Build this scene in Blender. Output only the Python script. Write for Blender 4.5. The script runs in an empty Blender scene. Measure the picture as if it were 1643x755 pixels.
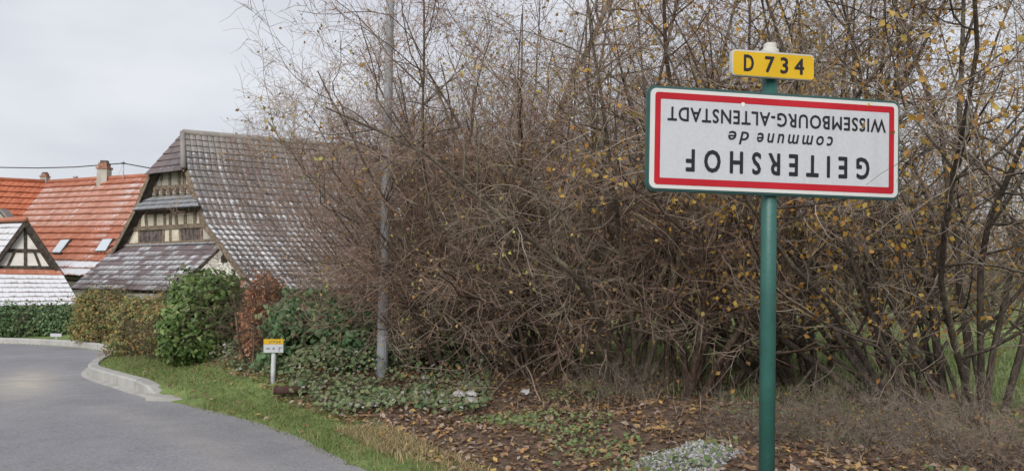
import bpy, math, random
import numpy as np
from mathutils import Vector, Matrix

# ------------------------------------------------------------------ camera
SC = bpy.context.scene
COL = SC.collection
R = math.radians
EYE = Vector((0, 0, 1.6))
FPX, IW, IH = 1300.0, 1643.0, 755.0
PITCH, ROLL = R(1.75), R(1.0)
cam_d = bpy.data.cameras.new('camera')
cam = bpy.data.objects.new('camera', cam_d)
COL.objects.link(cam)
cam_d.sensor_width = 36.0
cam_d.lens = 36.0 * FPX / IW
cam_d.clip_start = 0.05
cam_d.clip_end = 3000
CROT = Matrix.Rotation(R(90) + PITCH, 3, 'X') @ Matrix.Rotation(ROLL, 3, 'Z')
cam.matrix_world = Matrix.Translation(EYE) @ CROT.to_4x4()
SC.camera = cam

# ------------------------------------------------------------------ sky, sun, exposure
SUN_EL, SUN_AZ = R(34), R(198)
W = bpy.data.worlds.new('World')
SC.world = W
W.use_nodes = True
nt = W.node_tree
nt.nodes.clear()
wo = nt.nodes.new('ShaderNodeOutputWorld')
bg = nt.nodes.new('ShaderNodeBackground')
bg.inputs['Strength'].default_value = 0.1
sky = nt.nodes.new('ShaderNodeTexSky')
sky.sky_type = 'NISHITA'
sky.sun_disc = False
sky.sun_elevation = SUN_EL
sky.sun_rotation = SUN_AZ
tc = nt.nodes.new('ShaderNodeTexCoord')
mp = nt.nodes.new('ShaderNodeMapping')
mp.inputs['Scale'].default_value = (1.0, 1.0, 2.6)
mp.inputs['Location'].default_value = (0.35, 0.1, 0.2)
nz = nt.nodes.new('ShaderNodeTexNoise')
nz.inputs['Scale'].default_value = 2.3
nz.inputs['Detail'].default_value = 5.0
nz.inputs['Roughness'].default_value = 0.5
cr = nt.nodes.new('ShaderNodeValToRGB')
cr.color_ramp.elements[0].position = 0.30
cr.color_ramp.elements[0].color = (0.63, 0.655, 0.75, 1)
cr.color_ramp.elements[1].position = 0.66
cr.color_ramp.elements[1].color = (0.95, 0.96, 1.0, 1)
vs = nt.nodes.new('ShaderNodeVectorMath')
vs.operation = 'SCALE'
vs.inputs['Scale'].default_value = 4.62
mx = nt.nodes.new('ShaderNodeMixRGB')
mx.inputs['Fac'].default_value = 0.93
L = nt.links.new
L(tc.outputs['Generated'], mp.inputs['Vector'])
L(mp.outputs['Vector'], nz.inputs['Vector'])
L(nz.outputs['Fac'], cr.inputs['Fac'])
L(cr.outputs['Color'], vs.inputs[0])
L(sky.outputs['Color'], mx.inputs['Color1'])
L(vs.outputs['Vector'], mx.inputs['Color2'])
L(mx.outputs['Color'], bg.inputs['Color'])
L(bg.outputs['Background'], wo.inputs['Surface'])

sl = bpy.data.lights.new('sun', 'SUN')
sl.energy = 1.5
sl.angle = R(40)
sl.color = (1.0, 0.96, 0.9)
so = bpy.data.objects.new('sun', sl)
COL.objects.link(so)
# the sun stands behind the camera, to its left
sdir = Vector((math.sin(SUN_AZ) * math.cos(SUN_EL), math.cos(SUN_AZ) * math.cos(SUN_EL), math.sin(SUN_EL)))
so.rotation_euler = sdir.to_track_quat('Z', 'Y').to_euler()

SC.view_settings.view_transform = 'Standard'
SC.view_settings.look = 'None'
SC.view_settings.exposure = 0.9
SC.view_settings.gamma = 1.0
SC.cycles.max_bounces = 5
SC.cycles.diffuse_bounces = 4
SC.cycles.glossy_bounces = 2
SC.cycles.adaptive_threshold = 0.02
SC.cycles.transparent_max_bounces = 6

# ------------------------------------------------------------------ helpers
rng = np.random.default_rng(7)
random.seed(7)


def ray(px, py):
    d = Vector(((px - IW / 2) / FPX, -(py - IH / 2) / FPX, -1.0))
    return CROT @ d


def at(px, py, Y):
    d = ray(px, py)
    return EYE + d * (Y / d.y)


def proj(p):
    q = CROT.transposed() @ (Vector(p) - EYE)
    return (IW / 2 + FPX * q.x / -q.z, IH / 2 - FPX * q.y / -q.z)


def on_plane(px, py, p0, n):
    d = ray(px, py)
    return EYE + d * ((p0 - EYE).dot(n) / d.dot(n))


def tag(o, label=None, cat=None, group=None, kind=None):
    if label: o['label'] = label
    if cat: o['category'] = cat
    if group: o['group'] = group
    if kind: o['kind'] = kind
    return o


def empty(name, loc, label, cat, group=None, rz=0.0, sc=1.0):
    o = bpy.data.objects.new(name, None)
    o.empty_display_size = 0.2
    COL.objects.link(o)
    o.location = loc
    o.rotation_euler = (0, 0, rz)
    o.scale = (sc, sc, sc)
    return tag(o, label, cat, group)


def pmesh(name, verts, faces, mat, parent=None, smooth=False, kind=None, uv=None):
    me = bpy.data.meshes.new(name)
    me.from_pydata([tuple(v) for v in verts], [], faces)
    if uv is not None:
        ul = me.uv_layers.new(name='tile')
        li = np.empty(len(me.loops), dtype=np.int32)
        me.loops.foreach_get('vertex_index', li)
        ul.data.foreach_set('uv', np.asarray(uv, dtype=np.float32)[li].ravel())
    if mat is not None: me.materials.append(mat)
    if smooth:
        me.polygons.foreach_set('use_smooth', [True] * len(me.polygons))
    me.update()
    o = bpy.data.objects.new(name, me)
    COL.objects.link(o)
    if parent is not None:
        o.parent = parent
        p, inv = parent, Matrix.Identity(4)
        chain = []
        while p is not None:
            chain.append(p)
            p = p.parent
        for q in reversed(chain):
            inv = inv @ q.matrix_parent_inverse @ Matrix.LocRotScale(q.location, q.rotation_euler, q.scale)
        o.matrix_parent_inverse = inv.inverted()
    if kind: o['kind'] = kind
    return o


def npmesh(name, V, F, mat, smooth=True, uv=None):
    """mesh data from numpy arrays; F is (n,k) with one k"""
    me = bpy.data.meshes.new(name)
    V = np.asarray(V, dtype=np.float32)
    F = np.asarray(F, dtype=np.int32)
    n, k = F.shape
    me.vertices.add(len(V))
    me.vertices.foreach_set('co', V.ravel())
    me.loops.add(n * k)
    me.loops.foreach_set('vertex_index', F.ravel())
    me.polygons.add(n)
    me.polygons.foreach_set('loop_start', np.arange(0, n * k, k, dtype=np.int32))
    me.polygons.foreach_set('loop_total', np.full(n, k, dtype=np.int32))
    if smooth:
        me.polygons.foreach_set('use_smooth', np.ones(n, dtype=bool))
    me.materials.append(mat)
    me.update()
    return me


def npobj(name, V, F, mat, parent=None, smooth=True, kind=None):
    me = npmesh(name, V, F, mat, smooth)
    o = bpy.data.objects.new(name, me)
    COL.objects.link(o)
    if parent is not None: o.parent = parent
    if kind: o['kind'] = kind
    return o


def box_faces():
    return [(0, 3, 2, 1), (4, 5, 6, 7), (0, 1, 5, 4), (1, 2, 6, 5), (2, 3, 7, 6), (3, 0, 4, 7)]


def slab(name, pts, n, o0, o1, mat, parent):
    """a flat polygon (world points) thickened from o0 to o1 along n"""
    n = Vector(n)
    k = len(pts)
    v = [p + n * o0 for p in pts] + [p + n * o1 for p in pts]
    f = [tuple(range(k - 1, -1, -1)), tuple(range(k, 2 * k))]
    f += [(i, (i + 1) % k, k + (i + 1) % k, k + i) for i in range(k)]
    return pmesh(name, v, f, mat, parent)


def bar(name, a, b, w, n, o0, o1, mat, parent):
    a, b, n = Vector(a), Vector(b), Vector(n)
    s = (b - a).normalized().cross(n).normalized() * (w / 2)
    return slab(name, [a - s, b - s, b + s, a + s], n, o0, o1, mat, parent)


# ------------------------------------------------------------------ materials
def principled(name, rough=0.8, spec=0.3):
    m = bpy.data.materials.new(name)
    m.use_nodes = True
    t = m.node_tree
    b = t.nodes['Principled BSDF']
    b.inputs['Roughness'].default_value = rough
    b.inputs['Specular IOR Level'].default_value = spec
    return m, t, b


def ramp(t, cols):
    r = t.nodes.new('ShaderNodeValToRGB')
    e = r.color_ramp.elements
    while len(e) < len(cols): e.new(0.5)
    for i, (p, c) in enumerate(cols):
        e[i].position = p
        e[i].color = (c[0], c[1], c[2], 1)
    return r


def noise(t, scale, detail=4, rough=0.55, coord='Object'):
    c = t.nodes.new('ShaderNodeTexCoord')
    n = t.nodes.new('ShaderNodeTexNoise')
    n.inputs['Scale'].default_value = scale
    n.inputs['Detail'].default_value = detail
    n.inputs['Roughness'].default_value = rough
    t.links.new(c.outputs[coord], n.inputs['Vector'])
    return n


def m_noise(name, c0, c1, scale=6, rough=0.85, bump=0.0, bscale=40, spec=0.25, lo=0.35, hi=0.65, detail=5):
    m, t, b = principled(name, rough, spec)
    n = noise(t, scale, detail)
    r = ramp(t, [(lo, c0), (hi, c1)])
    t.links.new(n.outputs['Fac'], r.inputs['Fac'])
    t.links.new(r.outputs['Color'], b.inputs['Base Color'])
    if bump:
        n2 = noise(t, bscale, 4)
        bp = t.nodes.new('ShaderNodeBump')
        bp.inputs['Strength'].default_value = bump
        bp.inputs['Distance'].default_value = 0.02
        t.links.new(n2.outputs['Fac'], bp.inputs['Height'])
        t.links.new(bp.outputs['Normal'], b.inputs['Normal'])
    return m


def m_leaf(name, cols, rough=0.55, trans=0.25, spec=0.3):
    """colour from a random number per leaf, with some light passing through"""
    m, t, b = principled(name, rough, spec)
    g = t.nodes.new('ShaderNodeNewGeometry')
    k = len(cols)
    r = ramp(t, [(i / max(1, k - 1), c) for i, c in enumerate(cols)])
    t.links.new(g.outputs['Random Per Island'], r.inputs['Fac'])
    t.links.new(r.outputs['Color'], b.inputs['Base Color'])
    if trans:
        tr = t.nodes.new('ShaderNodeBsdfTranslucent')
        ms = t.nodes.new('ShaderNodeMixShader')
        ms.inputs['Fac'].default_value = trans
        t.links.new(r.outputs['Color'], tr.inputs['Color'])
        t.links.new(b.outputs['BSDF'], ms.inputs[1])
        t.links.new(tr.outputs['BSDF'], ms.inputs[2])
        t.links.new(ms.outputs['Shader'], t.nodes['Material Output'].inputs['Surface'])
    return m


def m_bark(name, c0, c1, c2, scale=3.0):
    m, t, b = principled(name, 0.9, 0.15)
    n = noise(t, scale, 5, 0.65)
    r = ramp(t, [(0.3, c0), (0.52, c1), (0.72, c2)])
    t.links.new(n.outputs['Fac'], r.inputs['Fac'])
    # furrows run along the stem, patches of lichen lie across it
    c = t.nodes.new('ShaderNodeTexCoord')
    mp_ = t.nodes.new('ShaderNodeMapping')
    mp_.inputs['Scale'].default_value = (45, 45, 6)
    n2 = t.nodes.new('ShaderNodeTexNoise')
    n2.inputs['Scale'].default_value = 1.0
    n2.inputs['Detail'].default_value = 4
    t.links.new(c.outputs['Object'], mp_.inputs['Vector'])
    t.links.new(mp_.outputs['Vector'], n2.inputs['Vector'])
    r2 = ramp(t, [(0.32, (0.45, 0.45, 0.45)), (0.62, (1.35, 1.35, 1.3))])
    t.links.new(n2.outputs['Fac'], r2.inputs['Fac'])
    mu = t.nodes.new('ShaderNodeMixRGB')
    mu.blend_type = 'MULTIPLY'
    mu.inputs['Fac'].default_value = 0.9
    t.links.new(r.outputs['Color'], mu.inputs['Color1'])
    t.links.new(r2.outputs['Color'], mu.inputs['Color2'])
    t.links.new(mu.outputs['Color'], b.inputs['Base Color'])
    bp = t.nodes.new('ShaderNodeBump')
    bp.inputs['Strength'].default_value = 0.7
    bp.inputs['Distance'].default_value = 0.01
    t.links.new(n2.outputs['Fac'], bp.inputs['Height'])
    t.links.new(bp.outputs['Normal'], b.inputs['Normal'])
    return m


def m_twig(name, cols):
    """bark whose tone differs from twig to twig"""
    m, t, b = principled(name, 0.85, 0.2)
    g = t.nodes.new('ShaderNodeNewGeometry')
    k = len(cols)
    r = ramp(t, [(i / (k - 1), c) for i, c in enumerate(cols)])
    t.links.new(g.outputs['Random Per Island'], r.inputs['Fac'])
    n = noise(t, 2.5, 3, 0.6)
    r2 = ramp(t, [(0.3, (0.6, 0.58, 0.56)), (0.7, (1.2, 1.2, 1.15))])
    t.links.new(n.outputs['Fac'], r2.inputs['Fac'])
    mu = t.nodes.new('ShaderNodeMixRGB')
    mu.blend_type = 'MULTIPLY'
    mu.inputs['Fac'].default_value = 1.0
    t.links.new(r.outputs['Color'], mu.inputs['Color1'])
    t.links.new(r2.outputs['Color'], mu.inputs['Color2'])
    t.links.new(mu.outputs['Color'], b.inputs['Base Color'])
    return m


def m_tile(name, cols, snow, rough=0.8, uw=1.2, off=0.35):
    """roof tile: colour varies from tile to tile; thin snow of the given amount lies on it"""
    m, t, b = principled(name, rough, 0.3)
    g = t.nodes.new('ShaderNodeNewGeometry')
    k = len(cols)
    r = ramp(t, [(i / (k - 1), c) for i, c in enumerate(cols)])
    t.links.new(g.outputs['Random Per Island'], r.inputs['Fac'])
    n0 = noise(t, 3.0, 6, 0.7)
    dk = t.nodes.new('ShaderNodeMixRGB')
    dk.blend_type = 'MULTIPLY'
    dk.inputs['Fac'].default_value = 0.6
    r0 = ramp(t, [(0.3, (0.55, 0.55, 0.55)), (0.7, (1.15, 1.12, 1.1))])
    t.links.new(n0.outputs['Fac'], r0.inputs['Fac'])
    t.links.new(r.outputs['Color'], dk.inputs['Color1'])
    t.links.new(r0.outputs['Color'], dk.inputs['Color2'])
    out = dk.outputs['Color']
    if snow > 0:
        # thin snow lies in the hollow of each tile, more on some tiles than on others
        uvn = t.nodes.new('ShaderNodeTexCoord')
        sx = t.nodes.new('ShaderNodeSeparateXYZ')
        t.links.new(uvn.outputs['UV'], sx.inputs[0])

        def mth(op, a, bv, c=None):
            q = t.nodes.new('ShaderNodeMath')
            q.operation = op
            for i_, v_ in enumerate((a, bv, c)):
                if v_ is None: continue
                if hasattr(v_, 'is_linked'): t.links.new(v_, q.inputs[i_])
                else: q.inputs[i_].default_value = v_
            return q.outputs[0]
        n1 = noise(t, 0.55, 3, 0.6)
        n2 = noise(t, 9.0, 4, 0.7)
        du = mth('ABSOLUTE', mth('SUBTRACT', sx.outputs['X'], off), 0.0)
        dv_ = mth('ABSOLUTE', mth('SUBTRACT', sx.outputs['Y'], 0.45), 0.0)
        v = mth('MULTIPLY_ADD', n1.outputs['Fac'], 0.9, -0.45)
        v = mth('MULTIPLY_ADD', n2.outputs['Fac'], 1.3, v)
        v = mth('MULTIPLY_ADD', g.outputs['Random Per Island'], 0.35, v)
        v = mth('MULTIPLY_ADD', du, -uw, v)
        v = mth('MULTIPLY_ADD', dv_, -0.9, v)
        c = 1.25 - 1.1 * snow
        mr = t.nodes.new('ShaderNodeMapRange')
        mr.inputs['From Min'].default_value = c - 0.25
        mr.inputs['From Max'].default_value = c + 0.25
        t.links.new(v, mr.inputs['Value'])
        mxx = t.nodes.new('ShaderNodeMixRGB')
        mxx.inputs['Color2'].default_value = (0.62, 0.63, 0.665, 1)
        t.links.new(mr.outputs['Result'], mxx.inputs['Fac'])
        t.links.new(out, mxx.inputs['Color1'])
        out = mxx.outputs['Color']
    t.links.new(out, b.inputs['Base Color'])
    return m


def m_plain(name, c, rough=0.6, spec=0.4, metal=0.0):
    m, t, b = principled(name, rough, spec)
    n = noise(t, 9, 4)
    r = ramp(t, [(0.3, [x * 0.86 for x in c]), (0.7, [min(1, x * 1.08) for x in c])])
    t.links.new(n.outputs['Fac'], r.inputs['Fac'])
    t.links.new(r.outputs['Color'], b.inputs['Base Color'])
    b.inputs['Metallic'].default_value = metal
    return m


def sign_sheet(name, c):
    """aged reflective sheeting: a fine cell pattern, faint grime and vertical run marks"""
    m, t, b = principled(name, 0.45, 0.4)
    v = noise(t, 55, 2, 0.5)
    r = ramp(t, [(0.35, [x * 0.965 for x in c]), (0.65, [min(1, x * 1.03) for x in c])])
    t.links.new(v.outputs['Fac'], r.inputs['Fac'])
    tc_ = t.nodes.new('ShaderNodeTexCoord')
    mp_ = t.nodes.new('ShaderNodeMapping')
    mp_.inputs['Scale'].default_value = (14, 14, 1.3)
    n2 = t.nodes.new('ShaderNodeTexNoise')
    n2.inputs['Scale'].default_value = 1.0
    n2.inputs['Detail'].default_value = 5
    t.links.new(tc_.outputs['Object'], mp_.inputs['Vector'])
    t.links.new(mp_.outputs['Vector'], n2.inputs['Vector'])
    r2 = ramp(t, [(0.25, (0.90, 0.89, 0.88)), (0.5, (1, 1, 1))])
    t.links.new(n2.outputs['Fac'], r2.inputs['Fac'])
    mu = t.nodes.new('ShaderNodeMixRGB')
    mu.blend_type = 'MULTIPLY'
    mu.inputs['Fac'].default_value = 0.8
    t.links.new(r.outputs['Color'], mu.inputs['Color1'])
    t.links.new(r2.outputs['Color'], mu.inputs['Color2'])
    t.links.new(mu.outputs['Color'], b.inputs['Base Color'])
    return m


M = {}
M['asphalt_base'] = None
M['concrete'] = m_noise('concrete', (0.339, 0.332, 0.315), (0.445, 0.436, 0.413), 2, 0.9, 0.5, 60)
M['plaster_cream'] = m_noise('plaster_cream', (0.506, 0.471, 0.368), (0.713, 0.667, 0.540), 2.5, 0.95, 0.2, 30)
M['plaster_grey'] = m_noise('plaster_grey', (0.310, 0.299, 0.265), (0.483, 0.460, 0.402), 2.0, 0.95, 0.3, 30)
M['plaster_pale'] = m_noise('plaster_pale', (0.575, 0.564, 0.517), (0.759, 0.736, 0.678), 2.0, 0.95, 0.2, 30)
M['timber_dark'] = m_noise('timber_dark', (0.035, 0.028, 0.024), (0.10, 0.08, 0.065), 9, 0.9)
M['timber_old'] = m_noise('timber_old', (0.115, 0.092, 0.069), (0.276, 0.218, 0.161), 9, 0.95)
M['board_dark'] = m_noise('board_dark', (0.06, 0.048, 0.045), (0.17, 0.14, 0.13), 6, 0.9)
M['board_grey'] = m_noise('board_grey', (0.17, 0.18, 0.19), (0.31, 0.32, 0.34), 4, 0.85)
M['dark_inside'] = m_plain('dark_inside', (0.02, 0.018, 0.016), 0.95, 0.1)
M['zinc'] = m_noise('zinc', (0.33, 0.36, 0.40), (0.50, 0.53, 0.58), 4, 0.55)
grey_t = [(0.17, 0.158, 0.158), (0.225, 0.21, 0.205), (0.195, 0.183, 0.182), (0.25, 0.235, 0.225)]
M['tile_grey'] = m_tile('tile_grey', [(0.22, 0.205, 0.195), (0.28, 0.26, 0.245), (0.25, 0.232, 0.22)], 0.12)
M['tile_grey_light'] = m_tile('tile_grey_light', grey_t, 0.42)
M['tile_grey_snow'] = m_tile('tile_grey_snow', grey_t, 0.62)
slate_c = [(0.15, 0.135, 0.145), (0.21, 0.195, 0.205), (0.25, 0.24, 0.255), (0.18, 0.155, 0.16)]
M['slate'] = m_tile('slate', slate_c, 0.42, uw=0.3, off=0.5)
M['slate_bare'] = m_tile('slate_bare', [(0.13, 0.10, 0.11), (0.19, 0.15, 0.155), (0.15, 0.145, 0.165)], 0.05)
orange = [(0.44, 0.14, 0.075), (0.54, 0.19, 0.105), (0.48, 0.155, 0.08)]
pink = [(0.42, 0.16, 0.10), (0.52, 0.22, 0.14), (0.47, 0.19, 0.12)]
M['tile_orange'] = m_tile('tile_orange', orange, 0.0)
M['tile_red'] = m_tile('tile_red', [(0.395, 0.150, 0.089), (0.461, 0.188, 0.122), (0.423, 0.164, 0.103)], 0.22, uw=0.4, off=0.5)
M['tile_frost'] = m_tile('tile_frost', [(0.45, 0.22, 0.16), (0.52, 0.27, 0.20), (0.48, 0.24, 0.18)], 0.34, uw=0.4, off=0.5)
M['tile_red_snow'] = m_tile('tile_red_snow', pink, 0.95, uw=0.2, off=0.5)
M['snow_tile'] = m_tile('snow_tile', [(0.282, 0.188, 0.160), (0.338, 0.226, 0.188), (0.263, 0.188, 0.169)], 0.98, uw=0.2, off=0.5)
M['brick'] = m_noise('brick', (0.22, 0.10, 0.07), (0.40, 0.24, 0.18), 8, 0.95)
M['cable'] = m_plain('cable', (0.04, 0.04, 0.045), 0.6)
M['pole'] = m_noise('pole', (0.217, 0.231, 0.252), (0.332, 0.347, 0.368), 3, 0.6, 0.0)
M['green_paint'] = m_noise('green_paint', (0.022, 0.092, 0.078), (0.033, 0.122, 0.104), 5, 0.42, 0.15, 60, 0.5)
M['green_edge'] = m_plain('green_edge', (0.030, 0.090, 0.084), 0.45, 0.5)
M['edge_pale'] = m_plain('edge_pale', (0.42, 0.52, 0.52), 0.5, 0.5)
M['sign_white'] = sign_sheet('sign_white', (0.50, 0.515, 0.55))
M['sign_rim'] = m_noise('sign_rim', (0.573, 0.573, 0.566), (0.618, 0.618, 0.603), 3, 0.45)
M['sign_red'] = m_noise('sign_red', (0.39, 0.011, 0.02), (0.46, 0.016, 0.027), 3, 0.45)
M['sign_yellow'] = m_noise('sign_yellow', (0.588, 0.363, 0.013), (0.657, 0.415, 0.022), 3, 0.45)
M['sign_black'] = m_plain('sign_black', (0.012, 0.012, 0.018), 0.5, 0.4)
M['cap_white'] = m_noise('cap_white', (0.441, 0.433, 0.397), (0.558, 0.551, 0.514), 6, 0.5)
M['galvanised'] = m_noise('galvanised', (0.35, 0.37, 0.38), (0.52, 0.54, 0.55), 10, 0.5)
M['glass_sky'] = None
m, t, b = principled('skylight_glass', 0.2, 0.9)
b.inputs['Base Color'].default_value = (0.50, 0.56, 0.60, 1)
M['glass'] = m
M['bark_brown'] = m_bark('bark_brown', (0.069, 0.048, 0.038), (0.129, 0.092, 0.074), (0.221, 0.184, 0.142))
M['bark_grey'] = m_bark('bark_grey', (0.075, 0.06, 0.05), (0.145, 0.12, 0.097), (0.28, 0.26, 0.19))
M['bark_dark'] = m_bark('bark_dark', (0.05, 0.04, 0.035), (0.095, 0.078, 0.066), (0.19, 0.17, 0.13))
M['twig_red'] = m_twig('twig_red', [(0.14, 0.088, 0.072), (0.40, 0.275, 0.225), (0.26, 0.17, 0.14), (0.46, 0.34, 0.285), (0.19, 0.12, 0.10), (0.36, 0.245, 0.20), (0.40, 0.32, 0.26)])
M['twig_bush'] = m_twig('twig_bush', [(0.07, 0.05, 0.04), (0.15, 0.11, 0.085), (0.10, 0.075, 0.06), (0.19, 0.15, 0.115)])
M['twig_grey'] = m_twig('twig_grey', [(0.14, 0.105, 0.088), (0.43, 0.345, 0.285), (0.27, 0.21, 0.17), (0.52, 0.45, 0.38), (0.18, 0.135, 0.11), (0.42, 0.335, 0.275), (0.36, 0.34, 0.23)])
M['twig_dark'] = m_twig('twig_dark', [(0.11, 0.085, 0.075), (0.37, 0.305, 0.26), (0.22, 0.175, 0.15), (0.47, 0.41, 0.355), (0.15, 0.115, 0.10), (0.38, 0.31, 0.265)])
M['leaf_yellow'] = m_leaf('leaf_yellow', [(0.306, 0.153, 0.041), (0.469, 0.265, 0.051), (0.561, 0.367, 0.071), (0.367, 0.173, 0.051), (0.490, 0.367, 0.102), (0.224, 0.122, 0.051)])
M['leaf_olive'] = m_leaf('leaf_olive', [(0.30, 0.30, 0.09), (0.46, 0.42, 0.11), (0.52, 0.38, 0.11), (0.40, 0.24, 0.10), (0.38, 0.36, 0.13), (0.30, 0.19, 0.10)])
M['leaf_speck'] = m_leaf('leaf_speck', [(0.357, 0.196, 0.093), (0.442, 0.246, 0.102), (0.306, 0.170, 0.093), (0.476, 0.323, 0.119), (0.391, 0.204, 0.093), (0.272, 0.170, 0.102), (0.425, 0.357, 0.128)], 0.8, 0.25)
M['leaf_brown'] = m_leaf('leaf_brown', [(0.240, 0.132, 0.072), (0.360, 0.192, 0.084), (0.288, 0.168, 0.096), (0.456, 0.264, 0.096), (0.204, 0.132, 0.084)])
M['leaf_green'] = m_leaf('leaf_green', [(0.06, 0.12, 0.03), (0.115, 0.195, 0.05), (0.085, 0.15, 0.04), (0.19, 0.28, 0.08), (0.05, 0.09, 0.03), (0.24, 0.29, 0.10), (0.09, 0.16, 0.05)], 0.4, 0.2)
M['leaf_deep'] = m_leaf('leaf_deep', [(0.069, 0.147, 0.063), (0.119, 0.211, 0.091), (0.091, 0.168, 0.077), (0.211, 0.308, 0.140), (0.069, 0.125, 0.069), (0.280, 0.280, 0.125)], 0.5, 0.2)
M['leaf_rust'] = m_leaf('leaf_rust', [(0.380, 0.173, 0.104), (0.517, 0.250, 0.146), (0.449, 0.215, 0.129), (0.586, 0.328, 0.190), (0.345, 0.190, 0.121)], 0.8, 0.2)
M['leaf_mixed'] = m_leaf('leaf_mixed', [(0.13, 0.20, 0.07), (0.26, 0.28, 0.09), (0.40, 0.27, 0.09), (0.42, 0.23, 0.10), (0.17, 0.22, 0.08), (0.11, 0.16, 0.07), (0.32, 0.25, 0.13), (0.20, 0.25, 0.08)], 0.7, 0.2)
M['leaf_ivy'] = m_leaf('leaf_ivy', [(0.08, 0.14, 0.06), (0.13, 0.20, 0.085), (0.20, 0.25, 0.12), (0.11, 0.155, 0.075), (0.24, 0.24, 0.12), (0.15, 0.20, 0.11), (0.20, 0.17, 0.09), (0.40, 0.42, 0.40)], 0.6, 0.2)
M['litter'] = m_leaf('litter', [(0.184, 0.103, 0.069), (0.276, 0.161, 0.092), (0.149, 0.092, 0.069), (0.437, 0.253, 0.103), (0.230, 0.149, 0.115), (0.414, 0.333, 0.276), (0.322, 0.184, 0.092), (0.172, 0.127, 0.103), (0.575, 0.380, 0.115), (0.207, 0.138, 0.103), (0.391, 0.310, 0.253)], 0.8, 0.1)
M['blade'] = m_leaf('blade', [(0.094, 0.160, 0.042), (0.141, 0.211, 0.056), (0.188, 0.254, 0.080), (0.122, 0.179, 0.052), (0.291, 0.263, 0.113), (0.113, 0.174, 0.047), (0.226, 0.235, 0.094), (0.338, 0.282, 0.160)], 0.6, 0.25)
M['leaf_weed'] = m_leaf('leaf_weed', [(0.09, 0.16, 0.05), (0.15, 0.22, 0.08), (0.22, 0.27, 0.12), (0.13, 0.17, 0.08), (0.30, 0.27, 0.14)], 0.6, 0.2)
M['blade_meadow'] = m_leaf('blade_meadow', [(0.30, 0.42, 0.17), (0.38, 0.48, 0.22), (0.44, 0.48, 0.24), (0.34, 0.44, 0.19)], 0.6, 0.3)
M['blade_dry'] = m_leaf('blade_dry', [(0.36, 0.28, 0.15), (0.48, 0.38, 0.22), (0.42, 0.33, 0.19), (0.25, 0.24, 0.10), (0.30, 0.22, 0.13)], 0.8, 0.2)
M['stalk'] = m_leaf('stalk', [(0.204, 0.150, 0.108), (0.312, 0.240, 0.168), (0.144, 0.108, 0.084), (0.396, 0.312, 0.216), (0.240, 0.204, 0.120)], 0.9, 0.0)
M['snow_clump'] = m_leaf('snow_clump', [(0.42, 0.42, 0.44), (0.52, 0.52, 0.55), (0.30, 0.29, 0.27), (0.58, 0.59, 0.61), (0.20, 0.18, 0.14), (0.46, 0.47, 0.50), (0.22, 0.24, 0.13)], 0.8, 0.0)
M['log'] = m_noise('log', (0.042, 0.021, 0.018), (0.102, 0.060, 0.051), 8, 0.9)
M['stone'] = m_noise('stone', (0.35, 0.34, 0.33), (0.60, 0.60, 0.60), 10, 0.9, 0.4, 30)


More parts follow.
